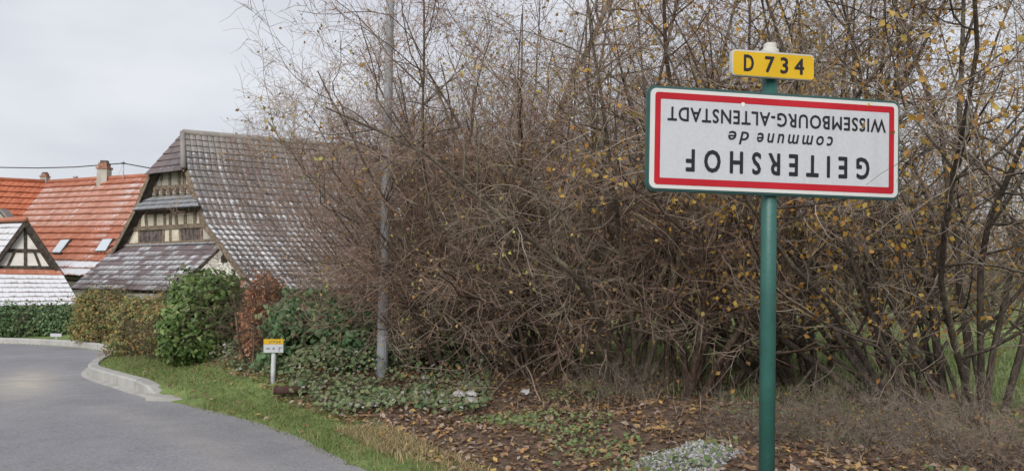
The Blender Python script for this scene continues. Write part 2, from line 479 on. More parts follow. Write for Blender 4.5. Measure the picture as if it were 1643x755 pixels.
# asphalt with dusty edges and one paler streak
def asphalt():
    m, t, b = principled('asphalt', 0.8, 0.2)
    n1 = noise(t, 0.6, 5, 0.6)
    r1 = ramp(t, [(0.3, (0.215, 0.215, 0.23)), (0.7, (0.275, 0.275, 0.295))])
    t.links.new(n1.outputs['Fac'], r1.inputs['Fac'])
    n2 = noise(t, 38, 5, 0.85)
    r2 = ramp(t, [(0.36, (0.60, 0.60, 0.60)), (0.66, (1.34, 1.34, 1.34))])
    t.links.new(n2.outputs['Fac'], r2.inputs['Fac'])
    mu = t.nodes.new('ShaderNodeMixRGB')
    mu.blend_type = 'MULTIPLY'
    mu.inputs['Fac'].default_value = 0.8
    t.links.new(r1.outputs['Color'], mu.inputs['Color1'])
    t.links.new(r2.outputs['Color'], mu.inputs['Color2'])
    # fine cracks: the seams of a coarse cell pattern, broken up by noise
    tcx = t.nodes.new('ShaderNodeTexCoord')
    nw = noise(t, 1.4, 4, 0.6)
    vw = t.nodes.new('ShaderNodeMixRGB')
    vw.blend_type = 'ADD'
    vw.inputs['Fac'].default_value = 0.5
    t.links.new(tcx.outputs['Object'], vw.inputs['Color1'])
    t.links.new(nw.outputs['Color'], vw.inputs['Color2'])
    vo = t.nodes.new('ShaderNodeTexVoronoi')
    vo.feature = 'DISTANCE_TO_EDGE'
    vo.inputs['Scale'].default_value = 0.33
    t.links.new(vw.outputs['Color'], vo.inputs['Vector'])
    rc = ramp(t, [(0.0, (0.93, 0.93, 0.93)), (0.004, (1, 1, 1))])
    t.links.new(vo.outputs['Distance'], rc.inputs['Fac'])
    nb = noise(t, 3.1, 4, 0.65)
    rb2 = ramp(t, [(0.35, (0.93, 0.93, 0.935)), (0.62, (1.04, 1.04, 1.03))])
    t.links.new(nb.outputs['Fac'], rb2.inputs['Fac'])
    for src_ in (rc, rb2):
        m2 = t.nodes.new('ShaderNodeMixRGB')
        m2.blend_type = 'MULTIPLY'
        m2.inputs['Fac'].default_value = 1.0
        t.links.new(mu.outputs['Color'], m2.inputs['Color1'])
        t.links.new(src_.outputs['Color'], m2.inputs['Color2'])
        mu = m2
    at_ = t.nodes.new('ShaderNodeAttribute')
    at_.attribute_name = 'pale_mask'
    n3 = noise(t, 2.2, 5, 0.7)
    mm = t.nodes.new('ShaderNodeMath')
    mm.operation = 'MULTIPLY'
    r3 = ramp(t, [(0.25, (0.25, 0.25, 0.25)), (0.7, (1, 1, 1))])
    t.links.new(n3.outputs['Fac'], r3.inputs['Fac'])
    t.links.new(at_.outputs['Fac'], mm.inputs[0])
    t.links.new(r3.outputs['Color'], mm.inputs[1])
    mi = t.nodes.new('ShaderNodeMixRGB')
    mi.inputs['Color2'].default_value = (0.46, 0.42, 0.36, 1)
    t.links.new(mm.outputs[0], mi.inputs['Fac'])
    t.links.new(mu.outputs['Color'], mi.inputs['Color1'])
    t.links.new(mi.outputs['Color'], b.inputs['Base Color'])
    bp = t.nodes.new('ShaderNodeBump')
    bp.inputs['Strength'].default_value = 0.5
    bp.inputs['Distance'].default_value = 0.006
    t.links.new(n2.outputs['Fac'], bp.inputs['Height'])
    t.links.new(bp.outputs['Normal'], b.inputs['Normal'])
    return m


def ground_mat():
    """earth with fallen leaves where the attribute 'grassy' is 0, turf where it is 1"""
    m, t, b = principled('ground', 0.95, 0.1)
    n1 = noise(t, 14, 6, 0.7)
    r1 = ramp(t, [(0.32, (0.07, 0.048, 0.038)), (0.5, (0.15, 0.105, 0.08)), (0.66, (0.24, 0.18, 0.13))])
    t.links.new(n1.outputs['Fac'], r1.inputs['Fac'])
    n2 = noise(t, 3.5, 6, 0.65)
    r2 = ramp(t, [(0.3, (0.12, 0.17, 0.06)), (0.55, (0.19, 0.25, 0.09)), (0.75, (0.27, 0.28, 0.12))])
    t.links.new(n2.outputs['Fac'], r2.inputs['Fac'])
    a = t.nodes.new('ShaderNodeAttribute')
    a.attribute_name = 'grassy'
    mi = t.nodes.new('ShaderNodeMixRGB')
    t.links.new(a.outputs['Fac'], mi.inputs['Fac'])
    t.links.new(r1.outputs['Color'], mi.inputs['Color1'])
    t.links.new(r2.outputs['Color'], mi.inputs['Color2'])
    t.links.new(mi.outputs['Color'], b.inputs['Base Color'])
    bp = t.nodes.new('ShaderNodeBump')
    bp.inputs['Strength'].default_value = 0.8
    bp.inputs['Distance'].default_value = 0.05
    t.links.new(n1.outputs['Fac'], bp.inputs['Height'])
    t.links.new(bp.outputs['Normal'], b.inputs['Normal'])
    return m


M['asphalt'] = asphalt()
M['ground'] = ground_mat()


# ------------------------------------------------------------------ terrain
def sp(x, k=1.5):
    return np.log1p(np.exp(np.clip(x / k, -40, 40))) * k


def base_z(x, y):
    """the road plane: level by the camera, falling towards the village"""
    t = -0.6 * np.asarray(x, float) + 0.8 * np.asarray(y, float)
    return -0.058 * (sp(t - 8.0) - sp(t - 36.0, 4.0))


def hit(px, py):
    d = ray(px, py)
    a, bb = 1.0, 80.0
    f = lambda s: (EYE.z + d.z * s) - float(base_z(d.x * s, d.y * s))
    s0 = 1.0
    s = s0
    while s < 90:
        if f(s) < 0: break
        s += 0.1
    lo, hi_ = s - 0.1, s
    for _ in range(30):
        mid = (lo + hi_) / 2
        if f(mid) > 0: lo = mid
        else: hi_ = mid
    p = EYE + d * hi_
    return (p.x, p.y)


KERB = [hit(*p) for p in ((253, 640), (200, 623), (146, 606), (139, 600), (146, 591), (166, 581), (184, 572.5), (182, 567), (160, 561.5), (110, 555.5), (60, 552.5), (0, 550), (-120, 549), (-300, 550))]
EDGE = [(16.0, -12.0), (8.0, -4.0), (4.55, 0.0), (1.75, 3.1)] + [hit(*p) for p in ((592, 761), (526, 727), (469, 697), (376, 668))] + KERB
EDGE = np.array(EDGE)


def smooth_line(P, n=3):
    P = np.array(P)
    for _ in range(n):
        Q = np.empty((2 * len(P), 2))
        Q[0::2][:-1] = 0.75 * P[:-1] + 0.25 * P[1:]
        Q[1::2][:-1] = 0.25 * P[:-1] + 0.75 * P[1:]
        P = np.vstack([P[:1], Q[:-2], P[-1:]])
    return P


EDGE_S = smooth_line(EDGE, 2)
KERB_S = smooth_line(KERB, 2)


def edge_dist(x, y):
    """signed distance to the road's right edge; positive on the verge"""
    x = np.asarray(x, float).ravel()
    y = np.asarray(y, float).ravel()
    best = np.full(x.shape, 1e9)
    sign = np.ones(x.shape)
    for i in range(len(EDGE_S) - 1):
        ax, ay = EDGE_S[i]
        dx, dy = EDGE_S[i + 1] - EDGE_S[i]
        ll = dx * dx + dy * dy + 1e-12
        t = np.clip(((x - ax) * dx + (y - ay) * dy) / ll, 0, 1)
        qx, qy = x - (ax + t * dx), y - (ay + t * dy)
        d = np.hypot(qx, qy)
        c = dx * (y - ay) - dy * (x - ax)
        up = d < best - 1e-9
        best = np.where(up, d, best)
        sign = np.where(up, np.where(c < 0, 1.0, -1.0), sign)
    return best * sign


def sstep(a, b, x):
    t = np.clip((x - a) / (b - a), 0, 1)
    return t * t * (3 - 2 * t)


def bumps(x, y):
    return (0.05 * np.sin(1.7 * x + 0.6 * y + 1) + 0.04 * np.sin(2.9 * y - 1.3 * x) + 0.025 * np.sin(5.1 * x + 3.7 * y + 2)
            + 0.015 * np.sin(9.0 * x - 7 * y))


KSTART = KERB[0]


def ground_z(x, y):
    x = np.asarray(x, float)
    y = np.asarray(y, float)
    shp = x.shape
    d = edge_dist(x, y).reshape(shp)
    z = base_z(x, y)
    kerb_zone = sstep(9.2, 10.2, y)
    lip = 0.02 + 0.12 * kerb_zone
    z = z + np.where(d > 0, lip * sstep(0.0, 0.15, d), -0.09 * sstep(0.0, 0.25, -d) - 0.012)
    far_side = sstep(6.6, 7.4, -d)
    z = z + 0.13 * far_side
    z = z + sstep(0.35, 1.6, d) * (0.12 + bumps(x, y)) * (1 - 0.8 * sstep(12, 20, d))
    return z


def gz(x, y):
    return float(ground_z(np.array([x]), np.array([y]))[0])


def hitg(px, py):
    """where a view ray meets the ground"""
    d = ray(px, py)
    s = np.arange(2.0, 70.0, 0.05)
    zz = ground_z(d.x * s, d.y * s)
    k = int(np.argmax(EYE.z + d.z * s < zz))
    return d.x * s[k], d.y * s[k]


def lines(a, b, n):
    return list(np.linspace(a, b, n, endpoint=False))


xs = np.array(lines(-900, -60, 14) + lines(-60, -20, 40) + lines(-20, 7, 180) + lines(7, 30, 40) + list(np.linspace(30, 900, 16)))
ys = np.array(lines(-300, -10, 10) + lines(-10, 3, 26) + lines(3, 30, 190) + lines(30, 70, 30) + list(np.linspace(70, 1200, 18)))
GX, GY = np.meshgrid(xs, ys)
GZ = ground_z(GX, GY)
V = np.stack([GX, GY, GZ], -1).reshape(-1, 3)
nx, ny = len(xs), len(ys)
idx = np.arange(nx * ny).reshape(ny, nx)
F = np.stack([idx[:-1, :-1], idx[:-1, 1:], idx[1:, 1:], idx[1:, :-1]], -1).reshape(-1, 4)
ground = npobj('ground', V, F, M['ground'], kind='structure')
gd = edge_dist(GX, GY)
yy = GY.ravel()
wid = 0.5 + 0.10 * np.clip(yy - 6, 0, 30) + 0.25 * sstep(8.5, 11, yy)
grassy = np.maximum(1 - sstep(wid - 0.1, wid + 0.25, gd), sstep(4.2, 5.2, gd) * (yy < 400))
at_ = ground.data.attributes.new('grassy', 'FLOAT', 'POINT')
at_.data.foreach_set('value', grassy.astype(np.float32))

# road: strip of 6.6 m to the left of the edge line
ES = EDGE_S
tang = np.gradient(ES, axis=0)
tang /= np.linalg.norm(tang, axis=1)[:, None]
for _ in range(6):
    tang[1:-1] = (tang[:-2] + tang[1:-1] * 2 + tang[2:]) / 4
    tang /= np.linalg.norm(tang, axis=1)[:, None]
nl = np.stack([-tang[:, 1], tang[:, 0]], -1)
offs = np.linspace(-0.03, 6.9, 36)
RP = ES[:, None, :] + nl[:, None, :] * offs[None, :, None]
RZ = base_z(RP[..., 0], RP[..., 1]) + 0.0
V = np.concatenate([RP, RZ[..., None]], -1).reshape(-1, 3)
a_, b_ = RP.shape[:2]
idx = np.arange(a_ * b_).reshape(a_, b_)
F = np.stack([idx[:-1, :-1], idx[1:, :-1], idx[1:, 1:], idx[:-1, 1:]], -1).reshape(-1, 4)
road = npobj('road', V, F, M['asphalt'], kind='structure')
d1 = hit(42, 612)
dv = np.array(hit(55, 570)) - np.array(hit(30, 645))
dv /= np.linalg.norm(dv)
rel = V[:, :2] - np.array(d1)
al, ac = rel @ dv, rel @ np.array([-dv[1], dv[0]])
pale_mask = np.exp(-(al / 2.6) ** 2 - (ac / 0.42) ** 2) * 1.1  # elongated paler streak on the asphalt, fading outwards from its axis
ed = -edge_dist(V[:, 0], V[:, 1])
pale_mask = np.maximum(pale_mask, 0.30 * np.exp(-((ed - 0.75) / 0.22) ** 2) * (V[:, 1] < 9.5))
pale_mask = np.maximum(pale_mask, 0.22 * np.exp(-(ed / 0.18) ** 2))
at_ = road.data.attributes.new('pale_mask', 'FLOAT', 'POINT')
at_.data.foreach_set('value', pale_mask.astype(np.float32))


# kerb: separate stones, with a flat gutter course in front
def resample(P, step):
    P = np.asarray(P)
    s = np.r_[0, np.cumsum(np.linalg.norm(np.diff(P, axis=0), axis=1))]
    n = max(2, int(round(s[-1] / step)) + 1)
    q = np.linspace(0, s[-1], n)
    return np.stack([np.interp(q, s, P[:, 0]), np.interp(q, s, P[:, 1])], -1)


kerb = bpy.data.objects.new('kerb', None)
COL.objects.link(kerb)
kerb.location = (KERB[0][0], KERB[0][1], float(base_z(*KERB[0])))
tag(kerb, kind='structure', label='pale concrete kerb curving along the right side of the road')
KR = resample(KERB_S, 0.5)
kt = np.gradient(KR, axis=0)
kt /= np.linalg.norm(kt, axis=1)[:, None]
kn = np.stack([kt[:, 1], -kt[:, 0]], -1)          # towards the verge
for i in range(0, len(KR) - 2, 2):
    prof_k = [(-0.01, -0.12), (0.0, 0.135), (0.02, 0.158), (0.15, 0.162), (0.155, -0.12)]
    vv, ff = [], []
    for q, j in enumerate((i, i + 1, i + 2)):
        c, n_ = KR[j], kn[j]
        zb = float(base_z(c[0], c[1]))
        sh = (0.006 if q == 0 else -0.006 if q == 2 else 0.0)
        drop = 0.0
        if j == 0: drop = 0.13
        if j == 1: drop = 0.03
        for (o, h) in prof_k:
            hh = h - (drop if h > 0 else 0) + random.uniform(-0.002, 0.002)
            vv.append((c[0] + n_[0] * o + kt[j][0] * sh, c[1] + n_[1] * o + kt[j][1] * sh, zb + hh))
    for q in range(2):
        for e in range(4):
            ff.append((q * 5 + e, q * 5 + e + 1, q * 5 + 5 + e + 1, q * 5 + 5 + e))
    ff += [(4, 3, 2, 1, 0), (10, 11, 12, 13, 14)]
    pmesh('kerb_stone', vv, ff, M['concrete'], kerb)
    if i < 18:
        vv, ff = [], []
        for q, j in enumerate((i, i + 1, i + 2)):
            c, n_ = KR[j], kn[j]
            zb = float(base_z(c[0], c[1]))
            wv = 0.10 if j > 1 else 0.08
            sh = (0.004 if q == 0 else -0.004 if q == 2 else 0.0)
            for (o, h) in ((-wv, -0.05), (-wv + 0.005, 0.012), (-0.008, 0.02), (-0.008, -0.05)):
                vv.append((c[0] + n_[0] * o + kt[j][0] * sh, c[1] + n_[1] * o + kt[j][1] * sh, zb + h))
        for q in range(2):
            for e in range(3):
                ff.append((q * 4 + e, q * 4 + e + 1, q * 4 + 4 + e + 1, q * 4 + 4 + e))
        ff += [(3, 2, 1, 0), (8, 9, 10, 11)]
        pmesh('gutter_slab', vv, ff, M['concrete'], kerb)


# ------------------------------------------------------------------ roofs
TILE_UV = [(0, 0), (.5, 0), (1, 0), (0, 1), (.5, 1), (1, 1), (0, 1.6), (.5, 1.6), (1, 1.6)]


def course(name, A, B, C, D, tw, mat, parent, lift=0.05, wav=0.02, jit=0.008, single=False, skip=None):
    """one course of tiles between the upper edge A-B and the lower edge D-C; each tile is its own island"""
    A, B, C, D = Vector(A), Vector(B), Vector(C), Vector(D)
    n = (B - D).cross(C - A)
    n.normalize()
    if n.z < 0: n = -n
    wl = max((B - A).length, (C - D).length)
    k = max(1, int(round(wl / tw)))
    vv, ff = [], []
    dn = ((D - A) + (C - B)).normalized()
    for i in range(k):
        s0, s1 = i / k + 0.0007, (i + 1) / k - 0.0007
        sm = (s0 + s1) / 2
        jz = random.uniform(-jit, jit)
        js = random.uniform(-jit, jit)
        b0 = len(vv)
        for s, w in ((s0, 0.0), (sm, wav), (s1, 0.0)):
            vv.append(A.lerp(B, s) + n * (0.004 + w * 0.5))
        for s, w in ((s0, 0.0), (sm, wav), (s1, 0.0)):
            vv.append(D.lerp(C, s) + n * (lift + w + jz) + dn * (0.05 + js))
        for s, w in ((s0, 0.0), (sm, wav), (s1, 0.0)):
            vv.append(D.lerp(C, s) + n * (lift * 0.35 + jz) + dn * (0.048 + js))
        f = [(0, 3, 4, 1), (1, 4, 5, 2), (3, 6, 7, 4), (4, 7, 8, 5), (0, 6, 3), (2, 5, 8)]
        ff += [tuple(b0 + e for e in q) for q in f]
        if single:
            pmesh(name, vv, ff, mat[random.randrange(len(mat))] if isinstance(mat, list) else mat, parent, uv=TILE_UV)
            vv, ff = [], []
    if not single:
        return pmesh(name, vv, ff, mat, parent, uv=TILE_UV * k)


def tiled(parent, A, B, C, D, rows, tw, mats, thick=0.12, name='tile_course', under=None, **kw):
    """a roof surface: a solid deck under courses of tiles; mats is called with the course's share of the way down"""
    A, B, C, D = Vector(A), Vector(B), Vector(C), Vector(D)
    n = (B - D).cross(C - A).normalized()
    if n.z < 0: n = -n
    pts = [A, B, C, D] if (A - B).length > 1e-4 else [A, C, D]
    dk = slab('roof_deck', pts, n, -thick, -0.002, under or M['timber_dark'], parent)
    for i in range(rows):
        t0, t1 = i / rows, (i + 1) / rows
        course(name, A.lerp(D, t0), B.lerp(C, t0), B.lerp(C, t1), A.lerp(D, t1), tw, mats((i + 0.5) / rows), parent, **kw)
    return dk


Z3 = Vector((0, 0, 1))


def wall_prism(name, pts, zb, mat, parent):
    """upright walls: a closed plan (list of (x,y,ztop)) carried down to zb"""
    k = len(pts)
    v = [(p[0], p[1], p[2]) for p in pts] + [(p[0], p[1], zb) for p in pts]
    f = [(i, (i + 1) % k, k + (i + 1) % k, k + i) for i in range(k)] + [tuple(range(k))]
    return pmesh(name, v, f, mat, parent)


# ------------------------------------------------------------------ the old barn
gA, rA = R(143), R(30)
gv = Vector((math.cos(gA), math.sin(gA), 0))
rv = Vector((math.cos(rA), math.sin(rA), 0))
nv = Vector((gv.y, -gv.x, 0))
if nv.dot(rv) > 0: nv = -nv                      # out of the gable, towards the viewer
C0 = at(393, 442, 29.0)
VP = lambda px, py, o=0.0: on_plane(px, py, C0 + nv * o, nv)     # a pixel on the verge plane
prR = [VP(275, 211.5), VP(300, 271), VP(330, 359), VP(357, 393), VP(393, 442), VP(409, 464)]
prL = [VP(240, 278), VP(217, 333), VP(184, 395), VP(136, 452), VP(124, 466)]
barn = empty('barn', (C0.x, C0.y, gz(C0.x, C0.y)), 'old half-timbered barn with steep frosted grey roof and slate lean-to', 'barn')
Lb = 15.5
ridge0 = prR[0] + rv * 0.42
ridge1 = prR[0] + rv * Lb


def barn_mat(f):
    return M['tile_grey'] if f < 0.10 else M['tile_grey_light'] if f < 0.45 + random.uniform(-0.08, 0.08) else M['tile_grey_snow']


roof = barn
tot = sum((prR[i + 1] - prR[i]).length for i in range(5))
acc = 0.0
for i in range(5):
    a0 = ridge0 if i == 0 else prR[i]
    l = (prR[i + 1] - prR[i]).length
    rows = max(1, int(round(l / 0.315)))
    tiled(barn, a0, prR[i] + rv * Lb, prR[i + 1] + rv * Lb, prR[i + 1], rows, 0.23,
          lambda f, acc=acc, l=l: barn_mat((acc + f * l) / tot), wav=0.03)
    acc += l
LFT = [prR[0]] + prL
for i in range(len(LFT) - 1):
    a0 = ridge0 if i == 0 else LFT[i]
    rows = max(1, int(round((LFT[i + 1] - LFT[i]).length / 0.315)))
    tiled(barn, LFT[i] + rv * Lb, a0, LFT[i + 1], LFT[i + 1] + rv * Lb, rows, 0.5, lambda f: M['tile_grey'], wav=0.03)
# half hip
out = nv * 0.16
hipR, hipL = prR[1] + out + Z3 * -0.03, prL[0] + out + Z3 * -0.03
tiled(barn, ridge0, ridge0 + gv * -0.02, hipR, hipL, 6, 0.3, lambda f: M['slate_bare'], name='hip_course', wav=0.0)


def tubes(P, Rr, S):
    """P (N,K,3) centre lines, Rr (N,K) radii -> verts, quads"""
    N, K, _ = P.shape
    T = np.gradient(P, axis=1)
    T /= np.linalg.norm(T, axis=2, keepdims=True) + 1e-9
    ref = np.where(np.abs(T[..., 2:3]) < 0.9, np.array([0, 0, 1.0]), np.array([1.0, 0, 0]))
    U = np.cross(T, ref)
    U /= np.linalg.norm(U, axis=2, keepdims=True) + 1e-9
    Wv = np.cross(T, U)
    an = np.arange(S) * 2 * np.pi / S
    ring = U[:, :, None, :] * np.cos(an)[None, None, :, None] + Wv[:, :, None, :] * np.sin(an)[None, None, :, None]
    Vv = P[:, :, None, :] + ring * Rr[:, :, None, None]
    i0 = np.arange(N * K * S).reshape(N, K, S)
    i1 = np.roll(i0, -1, axis=2)
    Fq = np.stack([i0[:, :-1], i1[:, :-1], i1[:, 1:], i0[:, 1:]], -1).reshape(-1, 4)
    return Vv.reshape(-1, 3), Fq


def mesh_tube(name, P, rad, sides, mat, parent=None):
    P = np.array([[tuple(p) for p in P]], dtype=float)
    Rr = np.array([rad], dtype=float) if np.ndim(rad) else np.full((1, P.shape[1]), float(rad))
    V_, F_ = tubes(P, Rr, sides)
    K = P.shape[1]
    ff = [tuple(int(q) for q in f) for f in F_]
    ff += [tuple(range(sides - 1, -1, -1)), tuple((K - 1) * sides + q for q in range(sides))]
    return pmesh(name, V_, ff, mat, parent, True)


mesh_tube('hip_cap', [ridge0 + Z3 * 0.03, hipR + Z3 * 0.05], 0.11, 6, M['tile_grey'], barn)
mesh_tube('ridge_cap', [ridge0 + Z3 * 0.03, ridge1 + Z3 * 0.03], 0.13, 6, M['tile_grey'], barn)
# verge boards
for pr, o in ((prR[1:5], 0.0), (prL[:4], 0.0)):
    for a_, b_ in zip(pr[:-1], pr[1:]):
        bar('verge_board', a_ - Z3 * 0.12, b_ - Z3 * 0.12, 0.2, nv, 0.004, 0.04, M['timber_old'], barn)

# gable wall, 0.35 m behind the verge
WO = -0.35
WPt = lambda px, py: VP(px, py, WO)


def wq(x0, y0, x1, y1, x2, y2, x3, y3):
    return [WPt(x0, y0), WPt(x1, y1), WPt(x2, y2), WPt(x3, y3)]


gz_b = gz(C0.x, C0.y) - 0.8
gw = [p + nv * WO for p in (prR[0], *prR[1:6])] + [p + nv * WO for p in reversed(prL)]
low = [Vector((p.x, p.y, gz_b)) for p in (gw[5], gw[6])]
slab('gable_wall', [p - Z3 * 0.1 for p in gw[:6]] + low + [p - Z3 * 0.1 for p in gw[6:]], nv, -0.3, 0.0, M['timber_old'], barn)
far = [p + rv * (Lb - 0.4) for p in gw]
slab('back_wall', [p - Z3 * 0.1 for p in far[:6]] + [Vector((far[5].x, far[5].y, gz_b)), Vector((far[6].x, far[6].y, gz_b))] + [p - Z3 * 0.1 for p in far[6:]], nv, -0.3, 0.0, M['plaster_grey'], barn)
for e in (gw[4], gw[-2 - 2]):
    a_, b_ = e + rv * 0.3 - Z3 * 0.15, e + rv * (Lb - 0.3) - Z3 * 0.15
    slab('side_wall', [a_, b_, Vector((b_.x, b_.y, gz_b)), Vector((a_.x, a_.y, gz_b))], gv, -0.15, 0.15, M['plaster_grey'], barn)


def panel(x0, x1, y0, y1, mat, name='infill_panel', x0b=None, x1b=None):
    x0b = x0 if x0b is None else x0b
    x1b = x1 if x1b is None else x1b
    tilt = lambda x, y: y - 0.05 * (x - 265)
    slab(name, wq(x0, tilt(x0, y0), x1, tilt(x1, y0), x1b, tilt(x1b, y1), x0b, tilt(x0b, y1)), nv, 0.0, 0.03, mat, barn)


def wbar(x0, y0, x1, y1, w, mat=None, name='beam', o1=0.07):
    tilt = lambda x, y: y - 0.05 * (x - 265)
    bar(name, WPt(x0, tilt(x0, y0)), WPt(x1, tilt(x1, y1)), w, nv, 0.0, o1, mat or M['timber_old'], barn)


# upper storey: grey panels between five posts, a rail and beam ends
ux = [240, 252, 260, 274, 289, 297, 304]
for a_, b_ in zip(ux[:-1], ux[1:]):
    panel(a_ + 0.6, b_ - 0.6, 275, 299, M['plaster_grey'], x0b=(a_ + 0.6 if a_ > 240 else 233))
for x in ux[1:-1]:
    wbar(x, 275, x + (1 if x == 260 else 0), 300 if x != 260 else 289, 0.17, o1=0.06)
wbar(229, 301, 310, 301, 0.16, o1=0.09)
for a_, b_ in zip(range(232, 300, 11), range(243, 312, 11)):
    panel(a_ + 2, b_ - 0.5, 304, 312, M['plaster_grey'])
for k in range(8):
    x = 231.5 + 11 * k
    wbar(x, 302, x, 311, 0.16, name='beam_end', o1=0.16)
# lower storey
lx = [225.5, 235, 250.5, 266, 275, 283.5, 299, 314.5, 324]
for a_, b_ in zip(lx[:-1], lx[1:]):
    panel(a_ + 0.9, b_ - 0.9, 343, 362.5, M['plaster_cream'])
panel(212, 224, 343, 362.5, M['plaster_grey'], x0b=203)
panel(325.5, 333, 343, 362.5, M['plaster_grey'], x1b=337)
for x in lx:
    wbar(x, 342, x + (2 if x in (235, 283.5) else 0), 363, 0.18, o1=0.06)
wbar(205, 364.5, 340, 364.5, 0.17, o1=0.09)
panel(265, 274.2, 367, 388, M['plaster_cream'])
panel(276, 289, 367, 388, M['plaster_cream'], x1b=291)
panel(202, 212, 367, 388, M['plaster_cream'], x0b=190, x1b=204)
panel(214, 224, 367, 388, M['plaster_cream'], x0b=208)
panel(326, 338, 367, 388, M['plaster_grey'], x1b=346)
for x, xe in ((213, 206), (225, 225), (264, 264), (275, 275), (290, 292), (325, 325)):
    wbar(x, 366, xe, 390, 0.15, o1=0.06)
for x0, x1 in ((226, 263), (293, 324)):
    k = 5
    for i in range(k):
        a_, b_ = x0 + (x1 - x0) * i / k, x0 + (x1 - x0) * (i + 1) / k
        panel(a_ + 0.3, b_ - 0.3, 367, 388, M['board_dark'], name='shutter_plank')
wbar(190, 390.5, 345, 390.5, 0.16, o1=0.10)
# pent roof across the gable: three long weathered boards
pt = [VP(231, 317, -0.33), VP(313, 311.5, -0.33)]
pb = [VP(214, 337, 0.30), VP(320, 330.5, 0.30)]
slab('pent_deck', [pt[0], pt[1], pb[1], pb[0]], Vector((nv.x, nv.y, 0.8)).normalized(), -0.12, -0.01, M['timber_dark'], barn)
for i in range(3):
    t0, t1 = i / 3, (i + 1) / 3
    course('pent_board', pt[0].lerp(pb[0], t0), pt[1].lerp(pb[1], t0), pt[1].lerp(pb[1], t1), pt[0].lerp(pb[0], t1), 20, M['board_grey'], barn, lift=0.07, wav=0.0)
# slate lean-to in front of the gable
A_, B_ = VP(188, 396, -0.3), VP(360, 391, -0.3)
drop = -rv * 1.75 - Z3 * 1.66
D_, E_ = A_ + drop - gv * 0.12 - Z3 * 0.1, B_ + drop - Z3 * 0.06
tiled(barn, A_, B_, E_, D_, 9, 0.42, lambda f: [M['slate_bare'], M['slate_bare'], M['slate']] if f < 0.17 else [M['slate'], M['slate'], M['slate_bare']],
      name='slate', wav=0.0, single=True, lift=0.045, jit=0.012)
bar('flashing', A_ + Z3 * 0.08, B_ + Z3 * 0.08, 0.16, Vector((nv.x * 0.6, nv.y * 0.6, 0.8)), -0.01, 0.03, M['zinc'], barn)
dn3 = Vector((0, 0, 1))
sw = E_ - gv * -0.12
for nm, (a_, b_), col in (('lean_to_end_wall', (B_ + gv * 0.15, E_ + gv * 0.15 + rv * 0.2), 'plaster_pale'),
                          ('lean_to_front_wall', (E_ + gv * 0.3 + rv * 0.25, D_ - gv * 0.2 + rv * 0.25), 'plaster_grey')):
    a_, b_ = a_ - Z3 * 0.15, b_ - Z3 * 0.15
    h = (b_ - a_).cross(Z3).normalized()
    slab(nm, [a_, b_, Vector((b_.x, b_.y, gz_b)), Vector((a_.x, a_.y, gz_b))], h, -0.12, 0.12, M[col], barn)
# the pale wall and its small opening to the right of the slates
rp = [VP(362, 402), VP(394, 447), VP(402, 470), VP(330, 475), VP(325, 445)]
slab('plaster_wall', rp, nv, -0.30, -0.08, M['plaster_pale'], barn)
slab('opening', [VP(352, 413), VP(358, 406), VP(363, 411), VP(362, 420), VP(353, 421)], nv, -0.075, -0.05, M['dark_inside'], barn)
print('lean-to', [tuple(round(q) for q in proj(p)) for p in (A_, B_, E_, D_)], 'ridge', proj(ridge0), proj(ridge1))

# ------------------------------------------------------------------ red-roofed houses behind
zr = at(78, 293, 44.0).z


def lvl(px, py, z):
    d = ray(px, py)
    return EYE + d * ((z - EYE.z) / d.z)


K0 = lvl(78, 293, zr)
K1 = lvl(243, 283, zr)
hr = (K1 - K0)
hr.z = 0
hr.normalize()
per = Vector((hr.y, -hr.x, 0))
if per.y > 0: per = -per
run, rise = 4.4, 4.75
e0 = K0 + per * run - Z3 * rise
KR1 = K0 + hr * 13.0
eR = KR1 + per * run - Z3 * rise
O1 = lvl(0, 289, zr)
ho = (O1 - K0)
ho.z = 0
ho.normalize()
pero = Vector((ho.y, -ho.x, 0))
if pero.y > 0: pero = -pero
# valley foot: meets both eave lines
q0, q1 = K0 + per * run, K0 + pero * run
den = hr.x * (-ho.y) - hr.y * (-ho.x)
rhs = q1 - q0
s_ = (rhs.x * (-ho.y) - rhs.y * (-ho.x)) / den
vf = q0 + hr * s_ - Z3 * rise
print('valley foot', proj(vf), 'eave R', proj(eR), 'dist', K0.y, K1.y)
zg = -3.0
house = empty('house', (e0.x, e0.y, zg), 'house with long frosted red tile roof and two skylights, behind the barn', 'house')


def red_mat(f):
    return M['tile_red'] if f < 0.10 else M['tile_frost'] if f < 0.55 else M['tile_red'] if f < 0.86 else M['tile_red_snow']


